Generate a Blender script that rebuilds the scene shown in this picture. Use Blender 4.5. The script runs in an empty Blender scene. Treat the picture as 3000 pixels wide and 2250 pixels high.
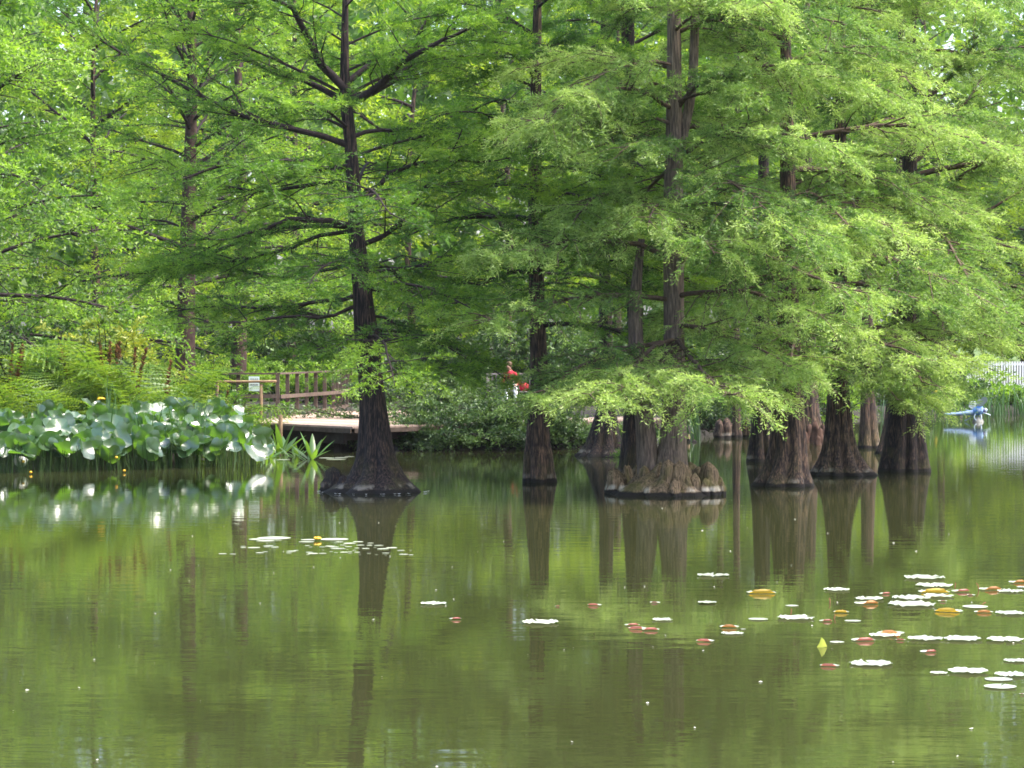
import bpy, math, numpy as np
from mathutils import Vector, Matrix, Euler
from math import radians as R, pi, sin, cos

# ------------------------------------------------------------------ camera, sky, sun, exposure
sc = bpy.context.scene
F, CX, HY, H = 7500.0, 1500.0, 990.0, 2.8        # focal length, centre and horizon in photo pixels; eye height above the water
cam_d = bpy.data.cameras.new('camera'); cam = bpy.data.objects.new('camera', cam_d)
sc.collection.objects.link(cam); sc.camera = cam
cam.location = (0, 0, H); cam.rotation_euler = (R(90), 0, 0)
cam_d.sensor_width = 36; cam_d.lens = 36*F/3000; cam_d.shift_y = -(1125-HY)/3000
cam_d.clip_start = 0.1; cam_d.clip_end = 2000

SUN_EL, SUN_AZ = 60, 100                            # degrees; azimuth from +Y (the view) towards +X
world = bpy.data.worlds.new('World'); sc.world = world; world.use_nodes = True
wn = world.node_tree.nodes; wl = world.node_tree.links
sky = wn.new('ShaderNodeTexSky'); sky.sky_type = 'NISHITA'; sky.sun_disc = False
sky.sun_elevation = R(SUN_EL); sky.sun_rotation = R(SUN_AZ); sky.dust_density = 4.0; sky.air_density = 1.0; sky.ozone_density = 1.0
wn['Background'].inputs['Strength'].default_value = 0.15
wl.new(sky.outputs[0], wn['Background'].inputs['Color'])
sun_d = bpy.data.lights.new('sun', 'SUN'); sun_d.energy = 2.5; sun_d.angle = R(18); sun_d.color = (1.0, 0.95, 0.86)
sun = bpy.data.objects.new('sun', sun_d); sc.collection.objects.link(sun)
to_sun = Vector((sin(R(SUN_AZ))*cos(R(SUN_EL)), cos(R(SUN_AZ))*cos(R(SUN_EL)), sin(R(SUN_EL))))
sun.rotation_euler = to_sun.to_track_quat('Z', 'Y').to_euler(); sun.location = (30, 60, 60)
vs = sc.view_settings; vs.view_transform = 'Standard'; vs.look = 'None'; vs.gamma = 1; vs.exposure = 2.1
cy = sc.cycles; cy.max_bounces = 7; cy.diffuse_bounces = 4; cy.glossy_bounces = 3; cy.transmission_bounces = 4
cy.filter_width = 1.7 if hasattr(cy, 'filter_width') else 1.5
cy.caustics_reflective = False; cy.caustics_refractive = False; cy.sample_clamp_indirect = 6

# ------------------------------------------------------------------ helpers
def px(x, y, Y):  return np.array([(x-CX)/F*Y, Y, H-(y-HY)/F*Y])       # a photo pixel at distance Y
def wy(y):        return H*F/(y-HY)                                     # distance of a point of the water surface
def pw(x, y):     return px(x, y, wy(y))                                # a photo pixel lying on the water
def nrm(v):       return v/np.maximum(np.linalg.norm(v, axis=-1, keepdims=True), 1e-9)

def link(name, data, parent=None, loc=None, rot=None, scale=None):
    o = bpy.data.objects.new(name, data); sc.collection.objects.link(o)
    if parent is not None: o.parent = parent
    if loc is not None: o.location = loc
    if rot is not None: o.rotation_euler = rot
    if scale is not None: o.scale = scale if hasattr(scale, '__len__') else (scale,)*3
    return o
def thing(name, label, cat, loc, group=None):
    o = link(name, None, loc=[float(c) for c in loc]); o.empty_display_size = 0.2
    return tag(o, label, cat, group)
def tag(o, label=None, cat=None, group=None, kind=None):
    if label: o['label'] = label
    if cat: o['category'] = cat
    if group: o['group'] = group
    if kind: o['kind'] = kind
    return o
def npmesh(name, verts, quads, mat, smooth=False, tint=None):
    verts = np.asarray(verts, np.float32); quads = np.asarray(quads, np.int32)
    me = bpy.data.meshes.new(name); n, m, k = len(verts), len(quads), quads.shape[1]
    me.vertices.add(n); me.vertices.foreach_set('co', verts.ravel())
    me.loops.add(m*k); me.loops.foreach_set('vertex_index', quads.ravel())
    me.polygons.add(m); me.polygons.foreach_set('loop_start', np.arange(0, m*k, k, dtype=np.int32))
    if smooth: me.polygons.foreach_set('use_smooth', np.ones(m, bool))
    if tint is not None:
        a = me.attributes.new('tint', 'FLOAT', 'POINT'); a.data.foreach_set('value', np.asarray(tint, np.float32))
    me.update(calc_edges=True); me.materials.append(mat)
    return me
def pymesh(name, verts, faces, mat, smooth=False):
    me = bpy.data.meshes.new(name); me.from_pydata([tuple(map(float, v)) for v in verts], [], faces); me.update()
    if smooth: me.polygons.foreach_set('use_smooth', [True]*len(me.polygons))
    me.materials.append(mat); return me
BOXF = [(0,3,2,1),(4,5,6,7),(0,1,5,4),(1,2,6,5),(2,3,7,6),(3,0,4,7)]
def hexa(c8): return list(c8), BOXF                                       # 4 bottom corners, 4 top corners
def boxv(x0,x1,y0,y1,z0,z1):
    return [(x0,y0,z0),(x1,y0,z0),(x1,y1,z0),(x0,y1,z0),(x0,y0,z1),(x1,y0,z1),(x1,y1,z1),(x0,y1,z1)]
def barv(a, b, w, h):                                                     # a beam from a to b, w wide, h high
    a, b = np.array(a, float), np.array(b, float); d = nrm(b-a)
    up = np.array([0,0,1.0]) if abs(d[2]) < .9 else np.array([0,1.0,0])
    s = nrm(np.cross(d, up)); u = np.cross(s, d)
    return [p + s*i*w/2 + u*j*h/2 for p in (a, b) for i, j in ((-1,-1),(1,-1),(1,1),(-1,1))]
BARF = [(0,1,2,3),(7,6,5,4),(0,4,5,1),(1,5,6,2),(2,6,7,3),(3,7,4,0)]

def tubes(P, Rr, sides):                                                  # P (B,K,3), Rr (B,K)
    B, K, _ = P.shape
    T = np.gradient(P, axis=1); T = nrm(T)
    ref = np.where(np.abs(T[..., 2:3]) > .85, np.array([1.0,0,0]), np.array([0,0,1.0]))
    S = nrm(np.cross(T, ref)); U = np.cross(S, T)
    a = np.arange(sides)*2*pi/sides
    V = P[:,:,None,:] + Rr[:,:,None,None]*(S[:,:,None,:]*np.cos(a)[:,None] + U[:,:,None,:]*np.sin(a)[:,None])
    idx = np.arange(B*K*sides).reshape(B, K, sides)
    q = np.stack([idx[:,:-1,:], np.roll(idx,-1,2)[:,:-1,:], np.roll(idx,-1,2)[:,1:,:], idx[:,1:,:]], -1).reshape(-1,4)
    return V.reshape(-1,3), q
def resample(pts, K):                                                     # smooth polyline resampled to K points
    pts = np.asarray(pts, float)
    for _ in range(2):
        q = np.empty((2*len(pts)-2+2, 3)); q[0] = pts[0]; q[-1] = pts[-1]
        q[1:-1:2] = pts[:-1]*.75+pts[1:]*.25; q[2::2][:len(pts)-1] = pts[:-1]*.25+pts[1:]*.75
        q[-1] = pts[-1]; pts = q
    d = np.r_[0, np.cumsum(np.linalg.norm(np.diff(pts, axis=0), axis=1))]
    t = np.linspace(0, d[-1], K)
    return np.stack([np.interp(t, d, pts[:,i]) for i in range(3)], 1)
def leaf_tris(base, d, L, W, rng):
    s = nrm(np.cross(d, nrm(rng.normal(size=base.shape))))
    m = base + d*(L*.25)[:,None]
    V = np.stack([m+s*(W/2)[:,None], base+d*L[:,None], m-s*(W/2)[:,None]], 1).reshape(-1,3)
    return V, np.arange(len(V)).reshape(-1,3)
def leaf_quads(base, d, L, W, rng):
    s = nrm(np.cross(d, nrm(rng.normal(size=base.shape))))
    m = base + d*(L*.45)[:,None]
    V = np.stack([base, m+s*(W/2)[:,None], base+d*L[:,None], m-s*(W/2)[:,None]], 1).reshape(-1,3)
    return V, np.arange(len(V)).reshape(-1,4)

# ------------------------------------------------------------------ materials
def mat(name):
    m = bpy.data.materials.new(name); m.use_nodes = True
    nt = m.node_tree; b = nt.nodes['Principled BSDF']
    return m, nt, b
def node(nt, kind, **kw):
    n = nt.nodes.new(kind)
    for k, v in kw.items():
        if k in n.inputs: n.inputs[k].default_value = v
        else: setattr(n, k, v)
    return n
def ramp(nt, fac, stops, interp='LINEAR'):
    r = nt.nodes.new('ShaderNodeValToRGB'); r.color_ramp.interpolation = interp; e = r.color_ramp.elements
    while len(e) < len(stops): e.new(.5)
    for i, (p, c) in enumerate(stops):
        e[i].position = p; e[i].color = (*c, 1) if len(c) == 3 else c
    nt.links.new(fac, r.inputs[0]); return r.outputs[0]
def noise(nt, scale, detail=4, rough=.55, vec=None, map_scale=None, coord='Object'):
    n = node(nt, 'ShaderNodeTexNoise', Scale=scale, Detail=detail, Roughness=rough)
    if vec is None:
        tc = nt.nodes.new('ShaderNodeTexCoord'); vec = tc.outputs[coord]
    if map_scale:
        mp = nt.nodes.new('ShaderNodeMapping'); mp.inputs['Scale'].default_value = map_scale
        nt.links.new(vec, mp.inputs[0]); vec = mp.outputs[0]
    nt.links.new(vec, n.inputs['Vector']); return n.outputs['Fac']
def bump(nt, b, h, strength=.5, dist=.02):
    n = node(nt, 'ShaderNodeBump', Strength=strength, Distance=dist); nt.links.new(h, n.inputs['Height'])
    nt.links.new(n.outputs[0], b.inputs['Normal']); return n
def simple(name, col, rough=.6, var=.25, scale=6, spec=.3, metal=0, bumpd=0):
    m, nt, b = mat(name); f = noise(nt, scale)
    c = ramp(nt, f, [(.3, [x*(1-var) for x in col]), (.7, [min(1, x*(1+var)) for x in col])])
    nt.links.new(c, b.inputs['Base Color']); b.inputs['Roughness'].default_value = rough
    b.inputs['Specular IOR Level'].default_value = spec; b.inputs['Metallic'].default_value = metal
    if bumpd: bump(nt, b, f, .6, bumpd)
    return m
def leafmat(name, stops, trans=.45, tboost=(1.25,1.2,.7), gloss=.02, grough=.5):
    m, nt, b = mat(name); nt.nodes.remove(b); out = nt.nodes['Material Output']
    at = nt.nodes.new('ShaderNodeAttribute'); at.attribute_name = 'tint'
    c = ramp(nt, at.outputs['Fac'], stops)
    df = nt.nodes.new('ShaderNodeBsdfDiffuse'); tr = nt.nodes.new('ShaderNodeBsdfTranslucent')
    mu = nt.nodes.new('ShaderNodeMix'); mu.data_type = 'RGBA'; mu.blend_type = 'MULTIPLY'; mu.inputs['Factor'].default_value = 1
    mu.inputs[7].default_value = (*tboost, 1); nt.links.new(c, mu.inputs[6])
    nt.links.new(c, df.inputs[0]); nt.links.new(mu.outputs[2], tr.inputs[0])
    mx = node(nt, 'ShaderNodeMixShader'); mx.inputs[0].default_value = trans
    nt.links.new(df.outputs[0], mx.inputs[1]); nt.links.new(tr.outputs[0], mx.inputs[2])
    gl = node(nt, 'ShaderNodeBsdfGlossy', Roughness=grough); gl.inputs[0].default_value = (1,1,1,1)
    m2 = node(nt, 'ShaderNodeMixShader'); m2.inputs[0].default_value = gloss
    nt.links.new(mx.outputs[0], m2.inputs[1]); nt.links.new(gl.outputs[0], m2.inputs[2])
    nt.links.new(m2.outputs[0], out.inputs[0]); return m

def barkmat(name, dark, mid, red, moss=.3, waterline=True, band_s=.35):
    m, nt, b = mat(name); geo = nt.nodes.new('ShaderNodeNewGeometry')
    f1 = noise(nt, 7, 6, .65, geo.outputs['Position'], (5,5,.45)); f2 = noise(nt, 1.3, 3, .5, geo.outputs['Position'], (1.5,1.5,.6))
    c1 = ramp(nt, f1, [(.36, dark), (.5, mid), (.66, red)])
    mossn = noise(nt, 2.2, 5, .7, geo.outputs['Position'])
    sep = nt.nodes.new('ShaderNodeSeparateXYZ'); nt.links.new(geo.outputs['Position'], sep.inputs[0])
    # moss low on the trunk, in patches
    mr = node(nt, 'ShaderNodeMapRange'); mr.inputs['From Min'].default_value = 1.0; mr.inputs['From Max'].default_value = 0.1
    nt.links.new(sep.outputs[2], mr.inputs[0])
    mm = node(nt, 'ShaderNodeMath', operation='MULTIPLY'); nt.links.new(mr.outputs[0], mm.inputs[0])
    mt = ramp(nt, mossn, [(.47, (0,0,0)), (.6, (moss,)*3)]); nt.links.new(mt, mm.inputs[1])
    mx = nt.nodes.new('ShaderNodeMix'); mx.data_type = 'RGBA'; nt.links.new(mm.outputs[0], mx.inputs[0]); nt.links.new(c1, mx.inputs[6])
    mx.inputs[7].default_value = (.10,.095,.026,1)
    col = mx.outputs[2]
    if waterline:
        ln = noise(nt, 3.5, 5, .75, geo.outputs['Position'], (1,1,.3))
        ad = node(nt, 'ShaderNodeMath', operation='MULTIPLY_ADD'); ad.inputs[1].default_value = -.11
        nt.links.new(ln, ad.inputs[0]); nt.links.new(sep.outputs[2], ad.inputs[2])          # z - .16 noise
        wetc = ramp(nt, ad.outputs[0], [(0, (0,0,0)), (.004, (.1,)*3), (.03, (1,1,1))])
        mw = nt.nodes.new('ShaderNodeMix'); mw.data_type = 'RGBA'; nt.links.new(wetc, mw.inputs[0])
        mw.inputs[6].default_value = (.011,.009,.009,1); nt.links.new(col, mw.inputs[7])
        # pale mineral band just above the wet foot, broken into patches
        band = ramp(nt, ad.outputs[0], [(.012, (0,0,0)), (.03, (1,1,1)), (.07, (1,1,1)), (.12, (0,0,0))])
        pat = ramp(nt, noise(nt, 3.2, 4, .6, geo.outputs['Position'], (1,1,.2)), [(.5, (0,0,0)), (.62, (band_s,)*3)])
        bm = node(nt, 'ShaderNodeMath', operation='MULTIPLY'); nt.links.new(band, bm.inputs[0]); nt.links.new(pat, bm.inputs[1])
        mb = nt.nodes.new('ShaderNodeMix'); mb.data_type = 'RGBA'; nt.links.new(bm.outputs[0], mb.inputs[0])
        nt.links.new(mw.outputs[2], mb.inputs[6]); mb.inputs[7].default_value = (.5,.45,.38,1); col = mb.outputs[2]
    nt.links.new(col, b.inputs['Base Color']); b.inputs['Roughness'].default_value = .85; b.inputs['Specular IOR Level'].default_value = .25
    bump(nt, b, f1, .9, .03); return m

BARK   = barkmat('cypress_bark', (.014,.010,.011), (.052,.036,.032), (.22,.135,.09))
BARKB  = barkmat('dark_bark', (.006,.005,.007), (.020,.015,.016), (.10,.062,.046))  # the cypress bark in darker colours
BARKP  = barkmat('grey_brown_bark', (.06,.045,.040), (.135,.10,.085), (.27,.20,.165), moss=.5)
KNEE   = barkmat('mossy_knee_bark', (.05,.034,.022), (.15,.105,.062), (.33,.225,.15), moss=.75, band_s=.85)
LIMB   = simple('limb_bark', (.028,.020,.021), .85, .5, 14, .2, bumpd=.01)
LIMBM  = simple('tan_limb_bark', (.075,.052,.038), .85, .45, 14, .2, bumpd=.01)
LIMBL  = simple('pale_limb_bark', (.16,.115,.075), .85, .35, 14, .2, bumpd=.01)
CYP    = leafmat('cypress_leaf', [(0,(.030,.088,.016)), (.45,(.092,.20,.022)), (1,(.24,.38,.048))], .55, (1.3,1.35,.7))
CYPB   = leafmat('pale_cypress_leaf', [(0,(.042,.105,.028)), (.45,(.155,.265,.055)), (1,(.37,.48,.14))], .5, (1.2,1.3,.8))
BROAD  = leafmat('broad_leaf', [(0,(.028,.075,.018)), (.5,(.085,.18,.028)), (1,(.23,.36,.050))], .55, (1.3,1.4,.6), .025)
YELLOW = leafmat('young_yellow_leaf', [(0,(.05,.10,.014)), (.5,(.15,.23,.026)), (1,(.34,.38,.06))], .45, (1.3,1.2,.6), .025)
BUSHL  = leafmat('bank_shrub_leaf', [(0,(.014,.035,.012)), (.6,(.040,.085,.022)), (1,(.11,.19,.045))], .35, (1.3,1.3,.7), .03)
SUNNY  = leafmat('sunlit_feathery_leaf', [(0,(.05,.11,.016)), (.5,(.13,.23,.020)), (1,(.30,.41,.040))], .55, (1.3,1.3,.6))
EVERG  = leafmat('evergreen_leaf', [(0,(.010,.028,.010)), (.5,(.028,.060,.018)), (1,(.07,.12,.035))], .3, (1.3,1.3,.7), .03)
FERN   = leafmat('fern_leaf', [(0,(.035,.085,.016)), (.5,(.085,.17,.026)), (1,(.20,.29,.045))], .5, (1.4,1.3,.6), .02)

# ------------------------------------------------------------------ the setting: ground, water
SH = np.array([(-300,20),(-60,26),(-24,34),(-17,47),(-13,55.5),(-9,57),(-7.6,59),(-6.9,64.5),(-3.4,65.5),(-2.6,63.6),(0,63.4),(2.6,64.2),(4.4,68),(6,74),(8.5,77),(10,84),(12,91),(17,93),(30,88),(48,60),(70,30),(300,20)], float)
def shore(X): return np.interp(X, SH[:,0], SH[:,1])
def ground_z(X, Y):
    X, Y = np.asarray(X, float), np.asarray(Y, float)
    d = Y - shore(X)
    far = np.where(d < 0, -.9, np.interp(d, [0,.9,4,14,60,140,1500], [-.25,.22,.42,.75,1.3,2.6,6]))
    far = np.where((d > -1.2) & (d < 0), np.interp(d, [-1.2,0], [-.9,-.25]), far)
    near = np.interp(6.5-Y, [-1.5,0,1.5,5,400], [-.9,-.2,.6,1.1,2])
    return np.maximum(far, near)
xs = np.unique(np.r_[np.linspace(-700,-40,20), np.linspace(-40,40,107), np.linspace(40,700,20)])
ys = np.unique(np.r_[np.linspace(-200,2,15), np.linspace(2,10,17), np.linspace(10,45,12), np.linspace(45,110,110), np.linspace(110,250,30), np.linspace(250,1300,14)])
gx, gy = np.meshgrid(xs, ys); gz = ground_z(gx, gy)
rng0 = np.random.default_rng(1)
gz = gz + np.where(gz > .1, rng0.normal(size=gz.shape)*.03, 0)
nx, ny = len(xs), len(ys); gi = np.arange(nx*ny).reshape(ny, nx)
gq = np.stack([gi[:-1,:-1], gi[:-1,1:], gi[1:,1:], gi[1:,:-1]], -1).reshape(-1,4)
m, nt, b = mat('bank_ground'); geo = nt.nodes.new('ShaderNodeNewGeometry'); sep = nt.nodes.new('ShaderNodeSeparateXYZ'); nt.links.new(geo.outputs['Position'], sep.inputs[0])
grass = ramp(nt, noise(nt, 1.4, 6, .65, geo.outputs['Position']), [(.3, (.035,.065,.012)), (.7, (.10,.16,.03))])
soil = ramp(nt, noise(nt, 6, 6, .7, geo.outputs['Position']), [(.3, (.005,.004,.003)), (.7, (.020,.016,.010))])
adj = node(nt, 'ShaderNodeMath', operation='MULTIPLY_ADD'); adj.inputs[1].default_value = .8; nt.links.new(noise(nt, .9, 4, .6, geo.outputs['Position']), adj.inputs[0]); nt.links.new(sep.outputs[2], adj.inputs[2])
fac = ramp(nt, adj.outputs[0], [(.95, (0,0,0)), (1.0, (1,1,1))])
mr = node(nt, 'ShaderNodeMapRange'); mr.inputs['From Min'].default_value = 1.3; mr.inputs['From Max'].default_value = 1.75; nt.links.new(adj.outputs[0], mr.inputs[0])
mx = nt.nodes.new('ShaderNodeMix'); mx.data_type = 'RGBA'; nt.links.new(mr.outputs[0], mx.inputs[0]); nt.links.new(soil, mx.inputs[6]); nt.links.new(grass, mx.inputs[7])
nt.links.new(mx.outputs[2], b.inputs['Base Color']); b.inputs['Roughness'].default_value = .95; bump(nt, b, noise(nt, 12, 5, .6, geo.outputs['Position']), .8, .05)
tag(link('ground', npmesh('ground', np.stack([gx,gy,gz], -1).reshape(-1,3), gq, m, True)), kind='structure')

m, nt, b = mat('pond_water'); geo = nt.nodes.new('ShaderNodeNewGeometry')
murk = ramp(nt, noise(nt, .12, 3, .5, geo.outputs['Position']), [(.3, (.023,.026,.009)), (.7, (.031,.034,.012))])
nt.links.new(murk, b.inputs['Base Color']); b.inputs['Roughness'].default_value = .03; b.inputs['IOR'].default_value = 1.333; b.inputs['Specular IOR Level'].default_value = .5
w1 = noise(nt, 1.5, 3, .5, geo.outputs['Position'], (.8,1.9,1)); w2 = noise(nt, 12, 2, .5, geo.outputs['Position'], (.7,1.2,1))
wa = node(nt, 'ShaderNodeMath', operation='MULTIPLY_ADD'); wa.inputs[1].default_value = .06; nt.links.new(w2, wa.inputs[0]); nt.links.new(w1, wa.inputs[2])
bump(nt, b, wa.outputs[0], 1.0, .0022)
wv = [(-320,-5,0),(320,-5,0),(320,140,0),(-320,140,0)]
tag(link('pond_water', pymesh('pond_water', wv, [(0,1,2,3)], m)), kind='structure')

# ------------------------------------------------------------------ growing foliage
def grow(limbs, p, rng):
    """limbs: list of (K,3) arrays and start radii -> sub-branch tubes and leaf quads."""
    SB, SBR, SBT, SBL = [], [], [], []
    for pts, r0 in limbs:
        K = len(pts); seg = np.linalg.norm(np.diff(pts, axis=0), axis=1); L = seg.sum()
        n = max(4, int(p['sub_per_m']*L)); t = np.sort(rng.uniform(p['bare'], 1, n)); side = np.where(np.arange(n) % 2 == 0, 1.0, -1.0)
        cum = np.r_[0, np.cumsum(seg)]/L
        base = np.stack([np.interp(t, cum, pts[:,i]) for i in range(3)], 1)
        tan = nrm(np.stack([np.interp(t, cum, np.gradient(pts[:,i])) for i in range(3)], 1))
        lat = nrm(np.cross(tan, [0,0,1.0]))*side[:,None]
        a = rng.uniform(.55, 1.2, n)[:,None]
        d = nrm(tan*np.cos(a) + lat*np.sin(a) + rng.normal(size=(n,3))*[.15,.15,p.get('zvar',.22)] + [0,0,p.get('sub_up',0.05)])
        l = p['sub_len']*rng.uniform(.45, 1.15, n)*(1.08-.62*t)*min(1.25, .45+L/5)
        u = np.linspace(0, 1, 4)
        P = base[:,None,:] + d[:,None,:]*(l[:,None]*u)[:,:,None]
        P[:,:,2] -= p['droop']*(l[:,None]**1.5)*u**2*rng.uniform(.4,1.5,n)[:,None]
        P[:,1:3,:] += rng.normal(size=(n,2,3))*.035*l[:,None,None]
        SB.append(P); SBR.append(np.minimum(r0*.4, .004+.011*l)[:,None]*np.array([1,.75,.5,.2])); SBT.append(t); SBL.append(np.full(n, rng.normal()*.13))
    SB = np.concatenate(SB); SBR = np.concatenate(SBR); SBT = np.concatenate(SBT); SBL = np.concatenate(SBL); nb = len(SB)
    nt_ = p['tw_per_sub']; tb = rng.uniform(.12, 1.0, (nb, nt_)); x = tb*3; i = np.minimum(x.astype(int), 2); f = (x-i)[...,None]
    ar = np.arange(nb)[:,None]
    base = SB[ar,i]*(1-f) + SB[ar,i+1]*f; tan = nrm(SB[ar,i+1]-SB[ar,i])
    lat = nrm(np.cross(tan, [0,0,1.0])); s = rng.choice([-1.0,1.0], (nb,nt_,1)); a = rng.uniform(.2,1.1,(nb,nt_,1))
    d = nrm(tan*np.cos(a) + lat*s*np.sin(a) + rng.normal(size=(nb,nt_,3))*[.22,.22,.32] + [0,0,p.get('tw_up',.05)])
    tl = p['tw_len']*rng.uniform(.5,1.3,(nb,nt_))
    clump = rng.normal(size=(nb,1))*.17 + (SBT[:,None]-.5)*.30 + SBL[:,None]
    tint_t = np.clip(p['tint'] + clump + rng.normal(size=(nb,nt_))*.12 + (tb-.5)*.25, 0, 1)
    base = base.reshape(-1,3); d = d.reshape(-1,3); tl = tl.ravel(); tint_t = tint_t.ravel(); nt2 = len(base)
    k = p['leaves']; u = (np.arange(k)+.6)/k; u = u[None,:]*np.ones((nt2,1)) + rng.uniform(-.4,.4,(nt2,k))/k
    pos = base[:,None,:] + d[:,None,:]*(tl[:,None]*u)[:,:,None]; pos[:,:,2] -= p.get('tw_droop',.25)*(tl[:,None]*u**2)
    lat = nrm(np.cross(d, [0,0,1.0]) + rng.normal(size=d.shape)*.25); sg = np.where(np.arange(k)%2==0, 1.0, -1.0)[None,:,None]
    ld = nrm(d[:,None,:]*.75 + lat[:,None,:]*sg*.7 + rng.normal(size=(nt2,k,3))*p.get('scatter',.35) + [0,0,p.get('leaf_up',0)])
    pos = pos.reshape(-1,3); ld = ld.reshape(-1,3); n = len(pos)
    LL = p['leaf']*rng.uniform(.6,1.25,n); WW = LL*p['aspect']*rng.uniform(.8,1.25,n)
    LV, LQ = leaf_tris(pos, ld, LL, WW, rng)
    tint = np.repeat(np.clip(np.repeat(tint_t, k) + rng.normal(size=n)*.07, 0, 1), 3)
    TV, TQ = tubes(SB, SBR, 3)
    return LV, LQ, tint, TV, TQ
def limb_path(base, az, L, rise, droop, rng, K=8, wob=.05):
    u = np.linspace(0,1,K); d = np.array([cos(az)*cos(rise), sin(az)*cos(rise), sin(rise)])
    P = np.asarray(base)[None,:] + d*(L*u)[:,None]; P[:,2] -= droop*L*u**2.2
    w = np.cumsum(rng.normal(size=(K,3))*wob*L/K, axis=0); w -= w[0]; return P + w
NLEAF = [0]
def foliage(root, limbs, p, rng, lmat, wmat, origin, sname='crown', tname='twigs'):
    hi = [l for l in limbs if l[0][:,2].mean() > 10.5]; lo = [l for l in limbs if l[0][:,2].mean() <= 10.5]; G = []
    if lo: G.append(grow(lo, p, rng))
    if hi: G.append(grow(hi, dict(p, tw_per_sub=max(5, int(p['tw_per_sub']*.5)), leaf=p['leaf']*1.5), rng))      # above the picture: fewer, larger leaves
    cat = lambda a, b_: np.concatenate([g[a] for g in G]); fcs = lambda a, b_: np.concatenate([g[a] + sum(len(h[b_]) for h in G[:i]) for i, g in enumerate(G)])
    LV, LQ, tint, TV, TQ = cat(0,0), fcs(1,0), cat(2,0), cat(3,0), fcs(4,3); o = np.asarray(origin); NLEAF[0] += len(LQ)+len(TQ)*2
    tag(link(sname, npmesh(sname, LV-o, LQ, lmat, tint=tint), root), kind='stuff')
    tag(link(tname, npmesh(tname, TV-o, TQ, wmat), root), kind='stuff')

def trunk_mesh(spec, Y, flutes, amp, rng, mt, origin, ztop, rtop, n=64, lean=(0,0), ex=2.2):
    """spec rows: photo y, centre x, half width, all at distance Y."""
    sp = np.array([[px(x,y,Y)[0], px(x,y,Y)[2], w/F*Y] for y, x, w in spec]); sp = sp[np.argsort(sp[:,1])]
    z0 = sp[0,1]; zl = sp[-1,1]
    zs = np.unique(np.r_[np.linspace(z0-.5, z0, 3), z0+np.linspace(0,1,16)**1.5*1.6, np.linspace(z0+1.6, zl, 18), np.linspace(zl, ztop, 8)])
    zs = zs[np.r_[True, np.diff(zs) > 1e-3]]
    X = np.interp(zs, np.r_[sp[:,1], ztop], np.r_[sp[:,0], sp[-1,0]+lean[0]]); r = np.interp(zs, np.r_[sp[:,1], ztop], np.r_[sp[:,2], rtop])
    Yc = Y + lean[1]*np.clip((zs-z0)/(ztop-z0),0,1)
    th = np.arange(n)*2*pi/n; ph = rng.uniform(0, 2*pi, 3); fl = np.zeros(n)
    lob = np.abs(np.cos(flutes*th/2 + ph[0] + .5*np.sin(th*2+ph[1])))**.7; fl = lob - lob.mean() + .25*np.cos(3*th+ph[2])
    V = []
    for z, xc, yc, rr in zip(zs, X, Yc, r):
        a = amp*np.exp(-max(0, z-z0)/1.5) + .04
        rad = rr*(1 + a*fl) if True else rr
        rad = rad*(1+rng.normal(size=n)*.008)
        V.append(np.stack([xc+rad*np.cos(th), yc+rad*np.sin(th), np.full(n, z)], 1))
    V = np.concatenate(V); K = len(zs); idx = np.arange(K*n).reshape(K,n); nx_ = np.roll(idx,-1,1)
    q = np.stack([idx[:-1], nx_[:-1], nx_[1:], idx[1:]], -1).reshape(-1,4)
    cx = lambda z: (np.interp(z, zs, X), np.interp(z, zs, Yc), np.interp(z, zs, r))
    return npmesh('trunk', V-np.asarray(origin), q, mt, True), cx

CDENS = 1.75
CY = dict(sub_per_m=4.2, bare=.16, sub_len=1.5, droop=.10, tw_per_sub=21, tw_len=.27, leaves=13, leaf=.092, aspect=.20, tint=.45, tw_droop=.2, scatter=.42, leaf_up=.05)

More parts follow.
